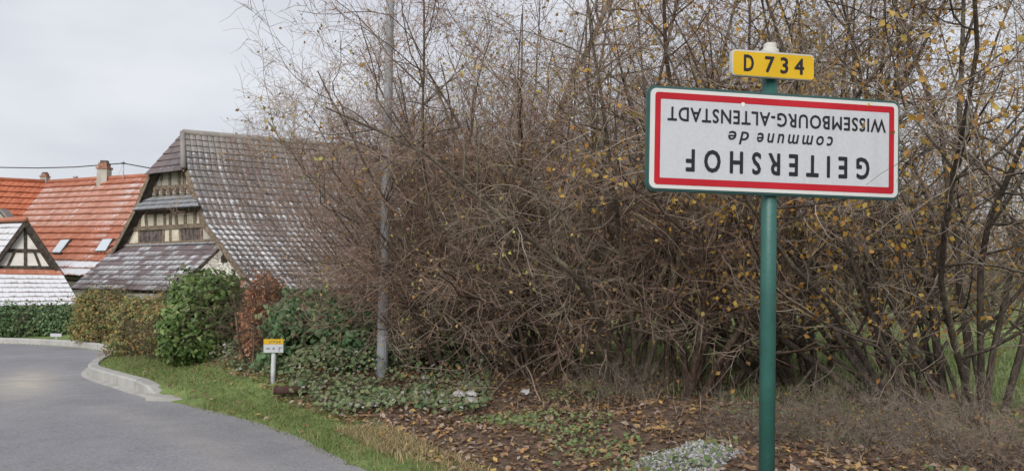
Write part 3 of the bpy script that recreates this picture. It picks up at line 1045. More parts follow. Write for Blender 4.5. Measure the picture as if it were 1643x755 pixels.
tiled(house, K0, KR1, eR, vf, 15, 0.26, red_mat, lift=0.10, wav=0.03, jit=0.015)
rb = K0 - per * run - Z3 * rise
slab('rear_roof', [K0, KR1, KR1 - per * run - Z3 * rise, rb], (Z3 * run - per * rise).normalized(), -0.12, 0.0, M['tile_red'], house)
mesh_tube('ridge_cap', [K0 + Z3 * 0.04, KR1 + Z3 * 0.04], 0.13, 6, M['tile_red'], house)
fw = [vf - per * 0.4, eR - per * 0.4, eR - per * (2 * run - 0.4), rb + per * 0.4]
wall_prism('wall', [(p.x, p.y, vf.z - 0.02) for p in fw], zg, M['plaster_grey'], house)
slab('gutter', [vf - hr * -0.5 - Z3 * 0.16, eR - Z3 * 0.16, eR - Z3 * 0.26, vf + hr * 0.5 - Z3 * 0.26], per, 0.02, 0.14, M['dark_inside'], house)
rn = (per * rise + Z3 * run).normalized()
for poly in (((82.5, 406.5), (99, 385), (114.5, 384), (97, 407)), ((151.6, 404.7), (166, 383.7), (183, 383), (171, 404))):
    pts = [on_plane(x, y, K0 + rn * 0.1, rn) for x, y in poly]
    c = sum(pts, Vector()) / 4
    fr = slab('skylight', pts, rn, -0.08, 0.05, M['board_dark'], house)
    slab('pane', [c + (p - c) * 0.88 for p in pts], rn, 0.03, 0.06, M['glass'], fr)


def chimney(px, top, bot, w, parent, z0off, wpx):
    c = lvl(px, bot, zr)
    p0 = at(px, top, c.y)
    hh = p0.z - c.z
    hw = wpx / FPX * c.y / 2
    st = slab('chimney', [c + Vector((x * hw, y_ * hw, -0.5)) for x, y_ in ((-1, -1), (1, -1), (1, 1), (-1, 1))], Z3, 0, hh * 0.55 + 0.5, M['plaster_grey'], parent)
    slab('chimney_band', [c + Vector((x * hw * 1.18, y_ * hw * 1.18, hh * 0.55)) for x, y_ in ((-1, -1), (1, -1), (1, 1), (-1, 1))], Z3, 0, hh * 0.12, M['brick'], st)
    slab('chimney_top', [c + Vector((x * hw * 0.85, y_ * hw * 0.85, hh * 0.67)) for x, y_ in ((-1, -1), (1, -1), (1, 1), (-1, 1))], Z3, 0, hh * 0.24, M['brick'], st)
    slab('chimney_cap', [c + Vector((x * hw * 0.6, y_ * hw * 0.6, hh * 0.91)) for x, y_ in ((-1, -1), (1, -1), (1, 1), (-1, 1))], Z3, 0, hh * 0.14, M['board_dark'], st)


chimney(167, 259, 287, 0.5, house, 0, 16)
house2 = empty('house', (O1.x, O1.y, zg), 'house with bright orange tile roof at the left edge', 'house')
OL = K0 + ho * 14
oe = OL + pero * run - Z3 * rise
tiled(house2, OL, K0, vf, oe, 15, 0.26, lambda f: M['tile_orange'], lift=0.10, wav=0.03, jit=0.015)
slab('rear_roof', [OL, K0, K0 - pero * run - Z3 * rise, OL - pero * run - Z3 * rise], (Z3 * run - pero * rise).normalized(), -0.12, -0.01, M['tile_orange'], house2)
mesh_tube('ridge_cap', [OL + Z3 * 0.04, K0 + ho * 0.2 + Z3 * 0.04], 0.13, 6, M['tile_orange'], house2)
fw = [oe - pero * 0.4, vf - pero * 0.5, K0 - pero * (run - 0.4) - Z3 * rise, OL - pero * (run - 0.4) - Z3 * rise]
wall_prism('wall', [(p.x, p.y, vf.z - 0.03) for p in fw], zg, M['plaster_pale'], house2)
chimney(72, 277, 293, 0.4, house2, 0, 10)

# roof mast, vent and the overhead cable
mt = lvl(198, 285, zr)
mt_top = at(198, 258, mt.y)
mast = empty('roof_mast', mt, 'thin steel mast carrying the overhead cable above the red roof', 'mast')
mesh_tube('mast_tube', [mt - Z3 * 0.4, mt_top], 0.03, 6, M['galvanised'], mast)
mesh_tube('insulator', [mt_top - Z3 * 0.12 - hr * 0.1, mt_top - Z3 * 0.12 + hr * 0.1], 0.05, 6, M['cable'], mast)
mesh_tube('stay', [mt_top - Z3 * 0.15, mt - hr * 0.45 + Z3 * 0.12], 0.008, 4, M['galvanised'], mast)
vt = lvl(121, 291, zr)
vent = empty('roof_vent', vt, 'tiny metal vent pipe on the ridge between the two chimneys', 'vent')
mesh_tube('pipe', [vt - Z3 * 0.3, at(121, 284, vt.y)], 0.07, 6, M['galvanised'], vent)
mesh_tube('cowl', [at(121, 285, vt.y), at(121, 282.5, vt.y)], 0.12, 6, M['galvanised'], vent)
cp = [at(-160, 267, 43.5), at(0, 268.5, 43.0), at(60, 269.5, 43.0), at(120, 268, 42.6), mt_top - Z3 * 0.12, at(240, 269.5, 37.5), VP(262, 274) + nv * 0.05]
ob = mesh_tube('overhead_cable', cp, 0.028, 5, M['cable'])
tag(ob, 'black overhead cable strung above the red roofs to the barn', 'cable')

# ------------------------------------------------------------------ small half-timbered house
gs = Vector((math.cos(R(14)), math.sin(R(14)), 0))
ns = Vector((gs.y, -gs.x, 0))
S0 = at(95, 437, 27.5)
SPx = lambda px, py, o=0.0: on_plane(px, py, S0 + ns * o, ns)
sh = empty('cottage', (S0.x, S0.y, gz(S0.x, S0.y)), 'small half-timbered house with snow-covered tiles behind the clipped hedge', 'house')
ap, rR, rL = SPx(42, 353), SPx(101, 441), SPx(-24, 443)
rg = Vector((math.cos(R(141)), math.sin(R(141)), 0))
slab('gable_wall', [SPx(42, 357, -0.2), SPx(101, 441, -0.2), SPx(106, 500, -0.2), SPx(-40, 500, -0.2), SPx(-24, 443, -0.2)], ns, -0.2, 0, M['timber_dark'], sh)
for poly in (((38.5, 368), (38.5, 399), (13.5, 399)), ((44, 368), (44, 399), (69, 400)),
             ((10, 405), (22, 405), (11, 426), (-6, 426)), ((26, 405), (38.5, 405), (38.5, 426), (15, 426)),
             ((44, 405), (54, 405), (63, 426), (44, 426)), ((58, 405), (73, 405), (87, 427), (67, 427))):
    slab('infill_panel', [SPx(x, y, -0.2) for x, y in poly], ns, 0.0, 0.03, M['plaster_pale'], sh)
for (x0, y0, x1, y1, w) in ((41.5, 362, 41.5, 428, 0.10), (11, 402, 73, 402.5, 0.11), (24, 404, 13, 427, 0.08), (56, 404, 65, 427, 0.08), (-10, 429, 92, 429.5, 0.12)):
    bar('beam', SPx(x0, y0, -0.2), SPx(x1, y1, -0.2), w, ns, 0.0, 0.06 if w > 0.1 else 0.05, M['timber_dark'], sh)
for a_, b_ in ((ap, rR), (ap, rL)):
    bar('verge_board', a_ - Z3 * 0.06, b_ - Z3 * 0.06, 0.13, ns, -0.05, 0.03, M['timber_dark'], sh)
snowm = lambda f: M['snow_tile']
tiled(sh, ap + rg * 7, ap, rL, rL + rg * 7, 9, 0.22, snowm, lift=0.05, wav=0.0)
gb = (rR - ap)
tiled(sh, ap, ap + rg * 7, rR + rg * 7, rR, 9, 0.22, snowm, lift=0.05, wav=0.0)
mesh_tube('ridge_cap', [ap + Z3 * 0.03 + ns * 0.05, ap + rg * 7 + Z3 * 0.03], 0.1, 6, M['tile_red'], sh)
# pent roof in front
pa, pb_ = SPx(-60, 430), SPx(97, 433)
pd, pc = SPx(-75, 491, 1.0), SPx(129, 488, 1.0)
pn = 8
slab('roof_deck', [pa, pb_, pc, pd], ((pb_ - pd).cross(pc - pa)).normalized() * (1 if ((pb_ - pd).cross(pc - pa)).z > 0 else -1), -0.1, -0.003, M['timber_dark'], sh)
for i in range(pn):
    t0, t1 = i / pn, (i + 1) / pn
    course('tile_course', pa.lerp(pd, t0), pb_.lerp(pc, t0), pb_.lerp(pc, t1), pa.lerp(pd, t1), 0.19, M['tile_red'] if i == 0 else M['snow_tile'], sh, lift=0.05, wav=0.0)
zs = gz(S0.x, S0.y) - 0.8
pl = [pd - ns * 0.35 + gs * 0.3, pc - ns * 0.35 - gs * 0.3, pc - ns * 6, pd - ns * 6]
wall_prism('wall', [(p.x, p.y, pc.z - 0.12) for p in pl], zs, M['timber_dark'], sh)

# grey gabled outbuilding at the very edge of the picture
gh = empty('outbuilding', (-26.5, 33.5, -1.8), 'grey rendered gable peak behind the snowy cottage roof at the left edge', 'house')
gp = at(-8, 342, 33.5)
n_g = Vector((0.1, -1, 0)).normalized()
gp2 = lambda px, py: on_plane(px, py, gp, n_g)
slab('gable_wall', [gp2(-2, 340), gp2(26, 372), gp2(26, 480), gp2(-70, 480), gp2(-70, 400)], n_g, -0.3, 0, M['plaster_grey'], gh)
slab('roof_plane', [gp2(-2, 337), gp2(28, 371), gp2(28, 371) - n_g * 0.6, gp2(-2, 337) - n_g * 0.6], Vector((0.7, 0, 0.7)), 0.0, 0.1, M['tile_grey'], gh)
slab('roof_plane', [gp2(-2, 337), gp2(-72, 399), gp2(-72, 399) - n_g * 0.6, gp2(-2, 337) - n_g * 0.6], Vector((-0.7, 0, 0.7)), 0.0, 0.1, M['tile_grey'], gh)

# ------------------------------------------------------------------ the place-name sign
SB = R(10.8)
sr = Vector((math.cos(SB), math.sin(SB), 0))
sn = Vector((math.sin(SB), -math.cos(SB), 0))            # faces the viewer
POSTP = at(1229.5, 740, 4.80)
POSTX, POSTY = POSTP.x + 0.003, 4.80
sign = empty('place_sign', (POSTX, POSTY, gz(POSTX, POSTY)), 'large white upside-down place-name sign with red border on a green post', 'sign')
gzp = gz(POSTX, POSTY)
PR = 0.046
ztop = at(1233, 84, 4.8).z
mesh_tube('post', [(POSTX, POSTY, gzp - 0.3), (POSTX, POSTY, 1.5), (POSTX, POSTY, ztop)], PR, 20, M['green_paint'], sign)


def lathe(name, prof, x, y, mat, parent, S=20):
    v, f = [], []
    for (r_, z) in prof:
        for k in range(S):
            v.append((x + r_ * math.cos(2 * math.pi * k / S), y + r_ * math.sin(2 * math.pi * k / S), z))
    for i in range(len(prof) - 1):
        for k in range(S):
            f.append((i * S + k, i * S + (k + 1) % S, (i + 1) * S + (k + 1) % S, (i + 1) * S + k))
    f.append(tuple(range(S - 1, -1, -1)))
    f.append(tuple((len(prof) - 1) * S + k for k in range(S)))
    return pmesh(name, v, f, mat, parent, False)


lathe('post_cap', [(PR + 0.004, ztop - 0.05), (PR + 0.007, ztop), (PR + 0.006, ztop + 0.012), (PR - 0.006, ztop + 0.02), (PR - 0.008, ztop + 0.04), (PR - 0.012, ztop + 0.05), (0.02, ztop + 0.056), (0.004, ztop + 0.057)], POSTX, POSTY, M['cap_white'], sign)


def rrect(c, ax, up, w, h, r, n=6):
    pts = []
    for (sx_, sy_, a0) in ((1, 1, 0), (-1, 1, 90), (-1, -1, 180), (1, -1, 270)):
        for k in range(n + 1):
            a = R(a0 + 90 * k / n)
            pts.append(c + ax * (sx_ * (w / 2 - r) + r * math.cos(a)) + up * (sy_ * (h / 2 - r) + r * math.sin(a)))
    return pts


def ring(name, c, ax, up, n, w0, h0, r0, w1, h1, r1, o0, o1, mat, parent):
    A = rrect(c, ax, up, w0, h0, r0)
    B = rrect(c, ax, up, w1, h1, r1)
    k = len(A)
    v = [p + n * o0 for p in A] + [p + n * o1 for p in A] + [p + n * o1 for p in B] + [p + n * o0 for p in B]
    f = []
    for i in range(k):
        j = (i + 1) % k
        f += [(i, j, k + j, k + i), (k + i, k + j, 2 * k + j, 2 * k + i), (2 * k + i, 2 * k + j, 3 * k + j, 3 * k + i)]
    return pmesh(name, v, f, mat, parent)


# fit the panel to its four corners in view
FO = 0.075
PF = Vector((POSTX, POSTY, 0)) + sn * FO
cTL, cTR, cBL, cBR = [on_plane(x, y, PF, sn) for x, y in ((1042, 141), (1440.5, 166), (1043, 300.5), (1440, 317.5))]
pw = ((cTR - cTL).dot(sr) + (cBR - cBL).dot(sr)) / 2
ph = ((cTL.z - cBL.z) + (cTR.z - cBR.z)) / 2
pc_ = (cTL + cTR + cBL + cBR) / 4
upv = Vector((0, 0, 1))
roll_p = ((cTR.z - cTL.z) + (cBR.z - cBL.z)) / 2 / pw
axp = (sr + upv * roll_p).normalized()
upp = sn.cross(axp).normalized()
if upp.z < 0: upp = -upp
print('panel', pw, ph, 'roll', roll_p, 'tl/bl', cTL.z, cBL.z, cTR.z, cBR.z)
slab('panel_back', rrect(pc_, axp, upp, pw + 0.030, ph + 0.034, 0.045), sn, -0.034, -0.008, M['green_edge'], sign)
ring('panel_edge', pc_, axp, upp, sn, pw + 0.018, ph + 0.018, 0.042, pw, ph, 0.036, -0.008, 0.0, M['green_edge'], sign)
face = slab('panel_face', rrect(pc_, axp, upp, pw, ph, 0.036), sn, -0.007, 0.003, M['sign_rim'], sign)
px_m = pw / 398.0
ring('red_border', pc_, axp, upp, sn, pw - 2 * 7.2 * px_m, ph - 2 * 5.5 * px_m, 0.018, pw - 2 * 15.5 * px_m, ph - 2 * 15.0 * px_m, 0.006, 0.0, 0.0055, M['sign_red'], sign)
slab('panel_field', rrect(pc_, axp, upp, pw - 2 * 15.5 * px_m - 0.001, ph - 2 * 15.0 * px_m - 0.001, 0.006), sn, 0.0, 0.0042, M['sign_white'], sign)
for dz in (-0.16, 0.16):
    ring('bracket', Vector((POSTX, POSTY, pc_.z + dz)), sr, sn, Vector((0, 0, 1)), 0.13, 0.11, 0.05, 0.094, 0.094, 0.046, -0.02, 0.02, M['galvanised'], sign)


def lettering(txt, u0, u1, v0, v1, c, ax, up, n, w, h, mat, parent, flip, shear=0.0, bold=0.0, space=1.0, off=0.0065, name='lettering', words=1.0, heavy=0.0):
    """flat letters fitted into the box u0..u1, v0..v1 (shares of the panel from its upper left)"""
    cu = bpy.data.curves.new('letters', 'FONT')
    cu.body = txt
    cu.shear = shear
    cu.offset = bold
    cu.space_character = space
    cu.space_word = words
    cu.resolution_u = 3
    cu.fill_mode = 'FRONT'
    o = bpy.data.objects.new('letters', cu)
    COL.objects.link(o)
    dg = bpy.context.evaluated_depsgraph_get()
    me = bpy.data.meshes.new_from_object(o.evaluated_get(dg))
    bpy.data.objects.remove(o)
    n_ = len(me.vertices)
    co = np.empty(n_ * 3, dtype=np.float32)
    me.vertices.foreach_get('co', co)
    co = co.reshape(-1, 3)
    lo, hi_ = co.min(0), co.max(0)
    q = (co - lo) / np.maximum(hi_ - lo, 1e-6)
    if flip:
        q[:, 0] = 1 - q[:, 0]
        q[:, 1] = 1 - q[:, 1]
    uu = (u0 + (u1 - u0) * q[:, 0] - 0.5) * w
    vv_ = (0.5 - (v1 + (v0 - v1) * q[:, 1])) * h
    P = np.array(c)[None] + uu[:, None] * np.array(ax)[None] + vv_[:, None] * np.array(up)[None] + np.array(n)[None] * off
    faces = [tuple(p.vertices) for p in me.polygons]
    bpy.data.meshes.remove(me)
    # heavier strokes: the same flat letters again, shifted a little and a hair higher
    PP, FF_ = [P], list(faces)
    for k_, (dx_, dy_) in enumerate(((1, 0), (-1, 0), (0, 1), (0, -1), (.7, .7), (-.7, .7), (.7, -.7), (-.7, -.7)) if heavy else ()):
        PP.append(P + np.array(ax)[None] * dx_ * heavy + np.array(up)[None] * dy_ * heavy + np.array(n)[None] * (0.00012 * (k_ + 1)))
        FF_ += [tuple(q_ + n_ * (k_ + 1) for q_ in f_) for f_ in faces]
    return pmesh(name, np.concatenate(PP), FF_, mat, parent)


lettering('WISSEMBOURG-ALTENSTADT', 0.066, 0.945, 0.180, 0.318, pc_, axp, upp, sn, pw, ph, M['sign_black'], sign, True, space=1.12, heavy=0.0018)
lettering('commune', 0.416, 0.723, 0.393, 0.487, pc_, axp, upp, sn, pw, ph, M['sign_black'], sign, True, shear=0.22, space=1.35, heavy=0.0014)
lettering('de', 0.302, 0.382, 0.391, 0.520, pc_, axp, upp, sn, pw, ph, M['sign_black'], sign, True, shear=0.22, space=1.3, heavy=0.0014)
lettering('GEITERSHOF', 0.140, 0.876, 0.600, 0.818, pc_, axp, upp, sn, pw, ph, M['sign_black'], sign, True, space=1.75, heavy=0.0040)
# a small rubbed spot on the upper border
sp_c = pc_ + axp * ((0.358 - 0.5) * pw) + upp * ((0.5 - 0.115) * ph)
slab('paint_chip', [sp_c + axp * (0.012 * math.cos(a)) * (1 + 0.4 * math.sin(3 * a)) + upp * (0.014 * math.sin(a)) for a in np.linspace(0, 6.0, 9)], sn, 0.0056, 0.0062, M['plaster_pale'], sign)

# yellow road-number plate above it, on the same post
ys_ = [on_plane(x, y, Vector((POSTX, POSTY, 0)) + sn * 0.085, sn) for x, y in ((1173.5, 78.5), (1306, 88.5), (1175, 120.5), (1305.5, 129.5))]
yw = ((ys_[1] - ys_[0]).dot(sr) + (ys_[3] - ys_[2]).dot(sr)) / 2
yh = ((ys_[0].z - ys_[2].z) + (ys_[1].z - ys_[3].z)) / 2
yc = sum(ys_, Vector()) / 4
yr = (((ys_[1].z - ys_[0].z) + (ys_[3].z - ys_[2].z)) / 2) / yw
ya = (sr + upv * yr).normalized()
yu = sn.cross(ya).normalized()
if yu.z < 0: yu = -yu
plate = slab('number_plate', rrect(yc, ya, yu, yw, yh, 0.022), sn, -0.032, 0.0, M['cap_white'], sign)
slab('yellow_face', rrect(yc + ya * 0.004 - yu * 0.003, ya, yu, yw - 0.012, yh - 0.014, 0.018), sn, 0.0, 0.003, M['sign_yellow'], plate)
lettering('D', 0.145, 0.255, 0.20, 0.80, yc, ya, yu, sn, yw, yh, M['sign_black'], plate, False, off=0.0045, heavy=0.0030)
lettering('734', 0.400, 0.870, 0.20, 0.80, yc, ya, yu, sn, yw, yh, M['sign_black'], plate, False, space=1.55, off=0.0045, heavy=0.0030)
slab('plate_bracket', rrect(yc - sn * 0.05, ya, yu, 0.1, 0.08, 0.01), sn, -0.02, 0.017, M['galvanised'], sign)

# small yellow and white marker by the bush
mpx, mpy = hitg(438, 616)
mk = empty('road_marker', (mpx, mpy, gz(mpx, mpy)), 'small yellow and white road marker on a short post before a green bush', 'sign')
Ym = mpy
mesh_tube('post', [(mpx, mpy, gz(mpx, mpy) - 0.2), (mpx, mpy, at(437, 560, Ym).z)], 0.03, 8, M['galvanised'], mk)
mn = Vector((0.1, -1, 0)).normalized()
mq = lambda x, y: on_plane(x, y, Vector((mpx, mpy, 0)) + mn * 0.045, mn)
slab('white_plate', [mq(423, 565), mq(454.5, 565), mq(454.5, 552), mq(423, 552)], mn, -0.012, 0.0, M['sign_white'], mk)
slab('yellow_plate', [mq(423, 551.7), mq(454.8, 551.7), mq(454.8, 543.5), mq(423, 543.5)], mn, -0.012, 0.0, M['sign_yellow'], mk)
mc = mq(438.8, 554.2)
mw = (mq(454.5, 565) - mq(423, 565)).length
mh = mq(430, 543.5).z - mq(430, 565).z
mu = Vector((-mn.y, mn.x, 0))
lettering('D734', 0.28, 0.86, 0.12, 0.31, mc, mu, Vector((0, 0, 1)), mn, mw, mh, M['timber_old'], mk, False, bold=0.01, off=0.0015)
for xa, xb in ((427, 433), (437, 441)):
    slab('printed_mark', [mq(xa, 560), mq(xb, 560), mq(xb, 557), mq(xa, 557)], mn, 0.0, 0.0015, M['board_grey'], mk)
slab('arrow_mark', [mq(447, 563), mq(448.5, 563), mq(448.5, 558), mq(453, 558), mq(453, 556.5), mq(447, 556.5)], mn, 0.0, 0.0015, M['board_grey'], mk)

# tall grey pole in the thicket
plx, ply = hitg(613, 602)
pole = empty('lamp_post', (plx, ply, gz(plx, ply)), 'tall tapered grey metal pole rising through the bare shrubs', 'pole')
z0 = gz(plx, ply)
lathe('pole_shaft', [(0.072, z0 - 0.3), (0.070, z0 + 0.9), (0.063, z0 + 1.0), (0.053, z0 + 4.0), (0.042, z0 + 7.5), (0.04, z0 + 7.6)], plx, ply, M['pole'], pole, 16)
mesh_tube('lamp_arm', [(plx, ply, z0 + 7.5), (plx - 0.15, ply - 0.12, z0 + 7.9), (plx - 0.75, ply - 0.6, z0 + 8.05)], 0.03, 8, M['pole'], pole)
hd = Vector((plx - 0.9, ply - 0.72, z0 + 8.05))
slab('lamp_head', rrect(hd, Vector((-0.78, -0.62, 0)), Vector((0.62, -0.78, 0)), 0.6, 0.24, 0.08), Z3, -0.06, 0.05, M['pole'], pole)
slab('hatch', [Vector((plx - 0.03, ply - 0.066, z0 + 0.5)), Vector((plx + 0.03, ply - 0.066, z0 + 0.5)), Vector((plx + 0.03, ply - 0.066, z0 + 0.75)), Vector((plx - 0.03, ply - 0.066, z0 + 0.75))], Vector((0, -1, 0)), -0.02, 0.006, M['board_grey'], pole)


# ------------------------------------------------------------------ woody plants
def norm(a):
    return a / (np.linalg.norm(a, axis=-1, keepdims=True) + 1e-9)


def grow(g, O, D, Ln, K, curl, up):
    """N branches at once: O origins, D directions, Ln lengths -> (N,K+1,3)"""
    P = np.empty((len(O), K + 1, 3))
    P[:, 0] = O
    d = norm(D)
    st = (Ln / K)[:, None]
    for k in range(K):
        d = norm(d + g.normal(0, curl, d.shape) + np.array([0, 0, 1.0]) * up)
        P[:, k + 1] = P[:, k] + d * st
    return P


def sprout(g, P, m, t0, amin, amax, t1=1.0):
    """m children on each parent line: origins, directions, position along, parent index"""
    N, K1, _ = P.shape
    par = np.repeat(np.arange(N), m)
    t = t0 + (t1 - t0) * g.random(len(par))
    f = t * (K1 - 1)
    i = np.minimum(f.astype(int), K1 - 2)
    w = (f - i)[:, None]
    O = P[par, i] * (1 - w) + P[par, i + 1] * w
    T = norm(P[par, i + 1] - P[par, i])
    rnd = norm(g.normal(size=T.shape))
    perp = norm(rnd - T * (rnd * T).sum(1, keepdims=True))
    a = np.radians(amin + (amax - amin) * g.random(len(par)))[:, None]
    return O, T * np.cos(a) + perp * np.sin(a), t, par


def leaf_quads(g, P, size, hang=0.5):
    """folded leaves (two triangles each) at the points P"""
    n = len(P)
    s = size * (0.6 + 0.7 * g.random(n))[:, None]
    ax = norm(g.normal(size=(n, 3)) + np.array([0, 0, -hang * 2]))
    r_ = norm(np.cross(ax, g.normal(size=(n, 3))))
    nn = np.cross(ax, r_)
    v0 = P
    v2 = P + ax * s
    v1 = P + ax * s * 0.45 + r_ * s * 0.36 + nn * s * 0.12
    v3 = P + ax * s * 0.45 - r_ * s * 0.36 + nn * s * 0.12
    V_ = np.stack([v0, v1, v2, v3], 1).reshape(-1, 3)
    b_ = np.arange(n)[:, None] * 4
    F_ = np.concatenate([b_ + np.array([[0, 1, 2]]), b_ + np.array([[0, 2, 3]])])
    return V_, F_


def shrub_variant(seed, stems=12, H=5.0, lean=(0, 0), spread=(8, 38), r0=0.034, n2=13, n3=8, n4=4, bark='bark_grey', twig='twig_grey', leaf='leaf_yellow', leaves=500, up=0.02, l2=1.7, base_r=0.35, leaf_size=0.06, droop=-0.01, twig_r=0.0023, tilt_min=0.0):
    """mesh data of one many-stemmed shrub about the origin: list of (part name, mesh, kind)"""
    g = np.random.default_rng(seed)
    az = np.arange(stems) * 2.4 + g.random(stems) * 0.8
    ti = np.radians(spread[0] + (spread[1] - spread[0]) * g.random(stems))
    D = np.stack([np.sin(ti) * np.cos(az) + lean[0], np.sin(ti) * np.sin(az) + lean[1], np.cos(ti)], 1)
    D[:, 2] = np.maximum(D[:, 2], tilt_min * np.hypot(D[:, 0], D[:, 1]))
    O = np.stack([base_r * np.cos(az) * g.random(stems), base_r * np.sin(az) * g.random(stems), np.full(stems, -0.25)], 1)
    Ln = H * (0.7 + 0.45 * g.random(stems))
    K = 12
    P1 = grow(g, O, D, Ln, K, 0.085, up)
    rr = r0 * (0.6 + 0.7 * g.random(stems))
    R1 = rr[:, None] * np.linspace(1, 0.16, K + 1)[None]
    out_ = []
    for i in range(stems):
        V_, F_ = tubes(P1[i:i + 1], R1[i:i + 1], 7)
        out_.append(('stem', npmesh('stem', V_, F_, M[bark]), None))
    VV, FF, off = [], [], 0

    def add(P, Rr, S):
        nonlocal off
        V_, F_ = tubes(P, Rr, S)
        VV.append(V_)
        FF.append(F_ + off)
        off += len(V_)
    O, D, t, par = sprout(g, P1, n2, 0.17, 30, 80)
    L2 = l2 * (0.5 + 0.8 * g.random(len(O))) * (1.15 - 0.55 * t)
    P2 = grow(g, O, D, L2, 8, 0.17, 0.02)
    ra = np.minimum(R1[par, 0] * (1 - 0.84 * t) * 0.62, 0.0045 + 0.0075 * L2)
    V_, F_ = tubes(P2, ra[:, None] * np.linspace(1, 0.25, 9)[None], 4)
    out_.append(('branches', npmesh('branches', V_, F_, M[bark]), 'stuff'))
    O, D, t, par = sprout(g, P2, n3, 0.10, 25, 70)
    L3 = 0.66 * (0.4 + 0.9 * g.random(len(O))) * (1.2 - 0.6 * t)
    P3 = grow(g, O, D, L3, 5, 0.16, 0.02 + droop)
    rb_ = np.maximum(ra[par] * (1 - 0.75 * t) * 0.55, twig_r * 1.1)
    add(P3, rb_[:, None] * np.linspace(1, 0.45, 6)[None], 3)
    O, D, t, par = sprout(g, P3, n4, 0.1, 25, 75)
    L4 = 0.27 * (0.4 + 1.0 * g.random(len(O)))
    P4 = grow(g, O, D, L4, 3, 0.2, droop)
    add(P4, np.full((len(O), 1), twig_r) * np.linspace(1, 0.55, 4)[None], 3)
    out_.append(('twigs', npmesh('twigs', np.concatenate(VV), np.concatenate(FF), M[twig]), 'stuff'))
    if leaves:
        # leaves linger in clusters
        cl = g.choice(len(P3), max(6, leaves // 10))
        wts = g.random(len(cl)) ** 1.5
        pick = cl[g.choice(len(cl), leaves, p=wts / wts.sum())]
        q = P3[pick, g.integers(1, 6, leaves)] + g.normal(0, 0.13, (leaves, 3))
        half = leaves // 3
        q[:half] = P4[g.integers(0, len(P4), half), 3]
        V_, F_ = leaf_quads(g, q, leaf_size)
        out_.append(('leaves', npmesh('leaves', V_, F_, M[leaf], False), 'stuff'))
    return out_


def plant(name, parts, x, y, label, cat, group=None, rz=0.0, sc=1.0, sink=0.0):
    root = empty(name, (x, y, gz(x, y) - sink), label, cat, group, rz, sc)
    for nm, me, kd in parts:
        o = bpy.data.objects.new(nm, me)
        o.parent = root
        COL.objects.link(o)
        if kd: o['kind'] = kd
    return root


VAR = {
    'fan': shrub_variant(11, 14, 5.4, (-0.50, -0.05), (6, 50), 0.038, 14, 8, 5, 'bark_brown', 'twig_red', 'leaf_brown', 1300, 0.05, 1.9, droop=0.0, tilt_min=1.15, leaf_size=0.038),
    'fan_b': shrub_variant(15, 14, 4.8, (-0.55, -0.1), (10, 50), 0.034, 14, 7, 4, 'bark_grey', 'twig_grey', 'leaf_olive', 2000, 0.035, 1.8, droop=-0.02, tilt_min=1.0, leaf_size=0.042),
    'clump': shrub_variant(22, 16, 5.2, (-0.15, 0.0), (5, 50), 0.036, 12, 8, 5, 'bark_grey', 'twig_grey', 'leaf_olive', 2600, 0.02, 1.8, droop=-0.03, leaf_size=0.042),
    'clump_b': shrub_variant(27, 14, 5.6, (-0.25, 0.0), (6, 48), 0.040, 12, 8, 5, 'bark_brown', 'twig_red', 'leaf_speck', 3600, 0.02, 1.8, droop=-0.02, leaf_size=0.04),
    'golden': shrub_variant(31, 13, 5.8, (-0.45, 0.0), (5, 52), 0.042, 13, 7, 4, 'bark_dark', 'twig_grey', 'leaf_yellow', 5200, 0.02, leaf_size=0.052, tilt_min=0.7),
    'golden_b': shrub_variant(36, 11, 6.2, (-0.05, 0.0), (4, 50), 0.034, 13, 8, 4, 'bark_dark', 'twig_dark', 'leaf_yellow', 3600, 0.02, leaf_size=0.05),
    'red': shrub_variant(46, 18, 4.2, (-0.28, 0.0), (6, 52), 0.024, 14, 8, 5, 'bark_brown', 'twig_red', 'leaf_brown', 1500, 0.03, 1.6, droop=0.0, leaf_size=0.036, tilt_min=1.2),
    'low': shrub_variant(41, 18, 1.7, (0, 0), (15, 75), 0.011, 7, 5, 2, 'bark_dark', 'twig_dark', 'leaf_yellow', 160, 0.0, 0.8, 0.5, 0.05),
    'tree': shrub_variant(52, 1, 9.0, (0, 0), (0, 2), 0.095, 44, 7, 4, 'bark_brown', 'twig_red', None, 0, 0.03, 2.3, 0.1),
    'far': shrub_variant(57, 7, 5.5, (0, 0), (5, 45), 0.05, 12, 7, 3, 'bark_brown', 'twig_red', None, 0, 0.03, 1.9, 0.3, twig_r=0.005),
}
for v_ in VAR:
    print(v_, sum(len(m_.polygons) * (1 if n_ == 'leaves' else 2) for n_, m_, k_ in VAR[v_]))


def gpt(px, Y):
    p = at(px, 600, Y)
    return p.x, p.y


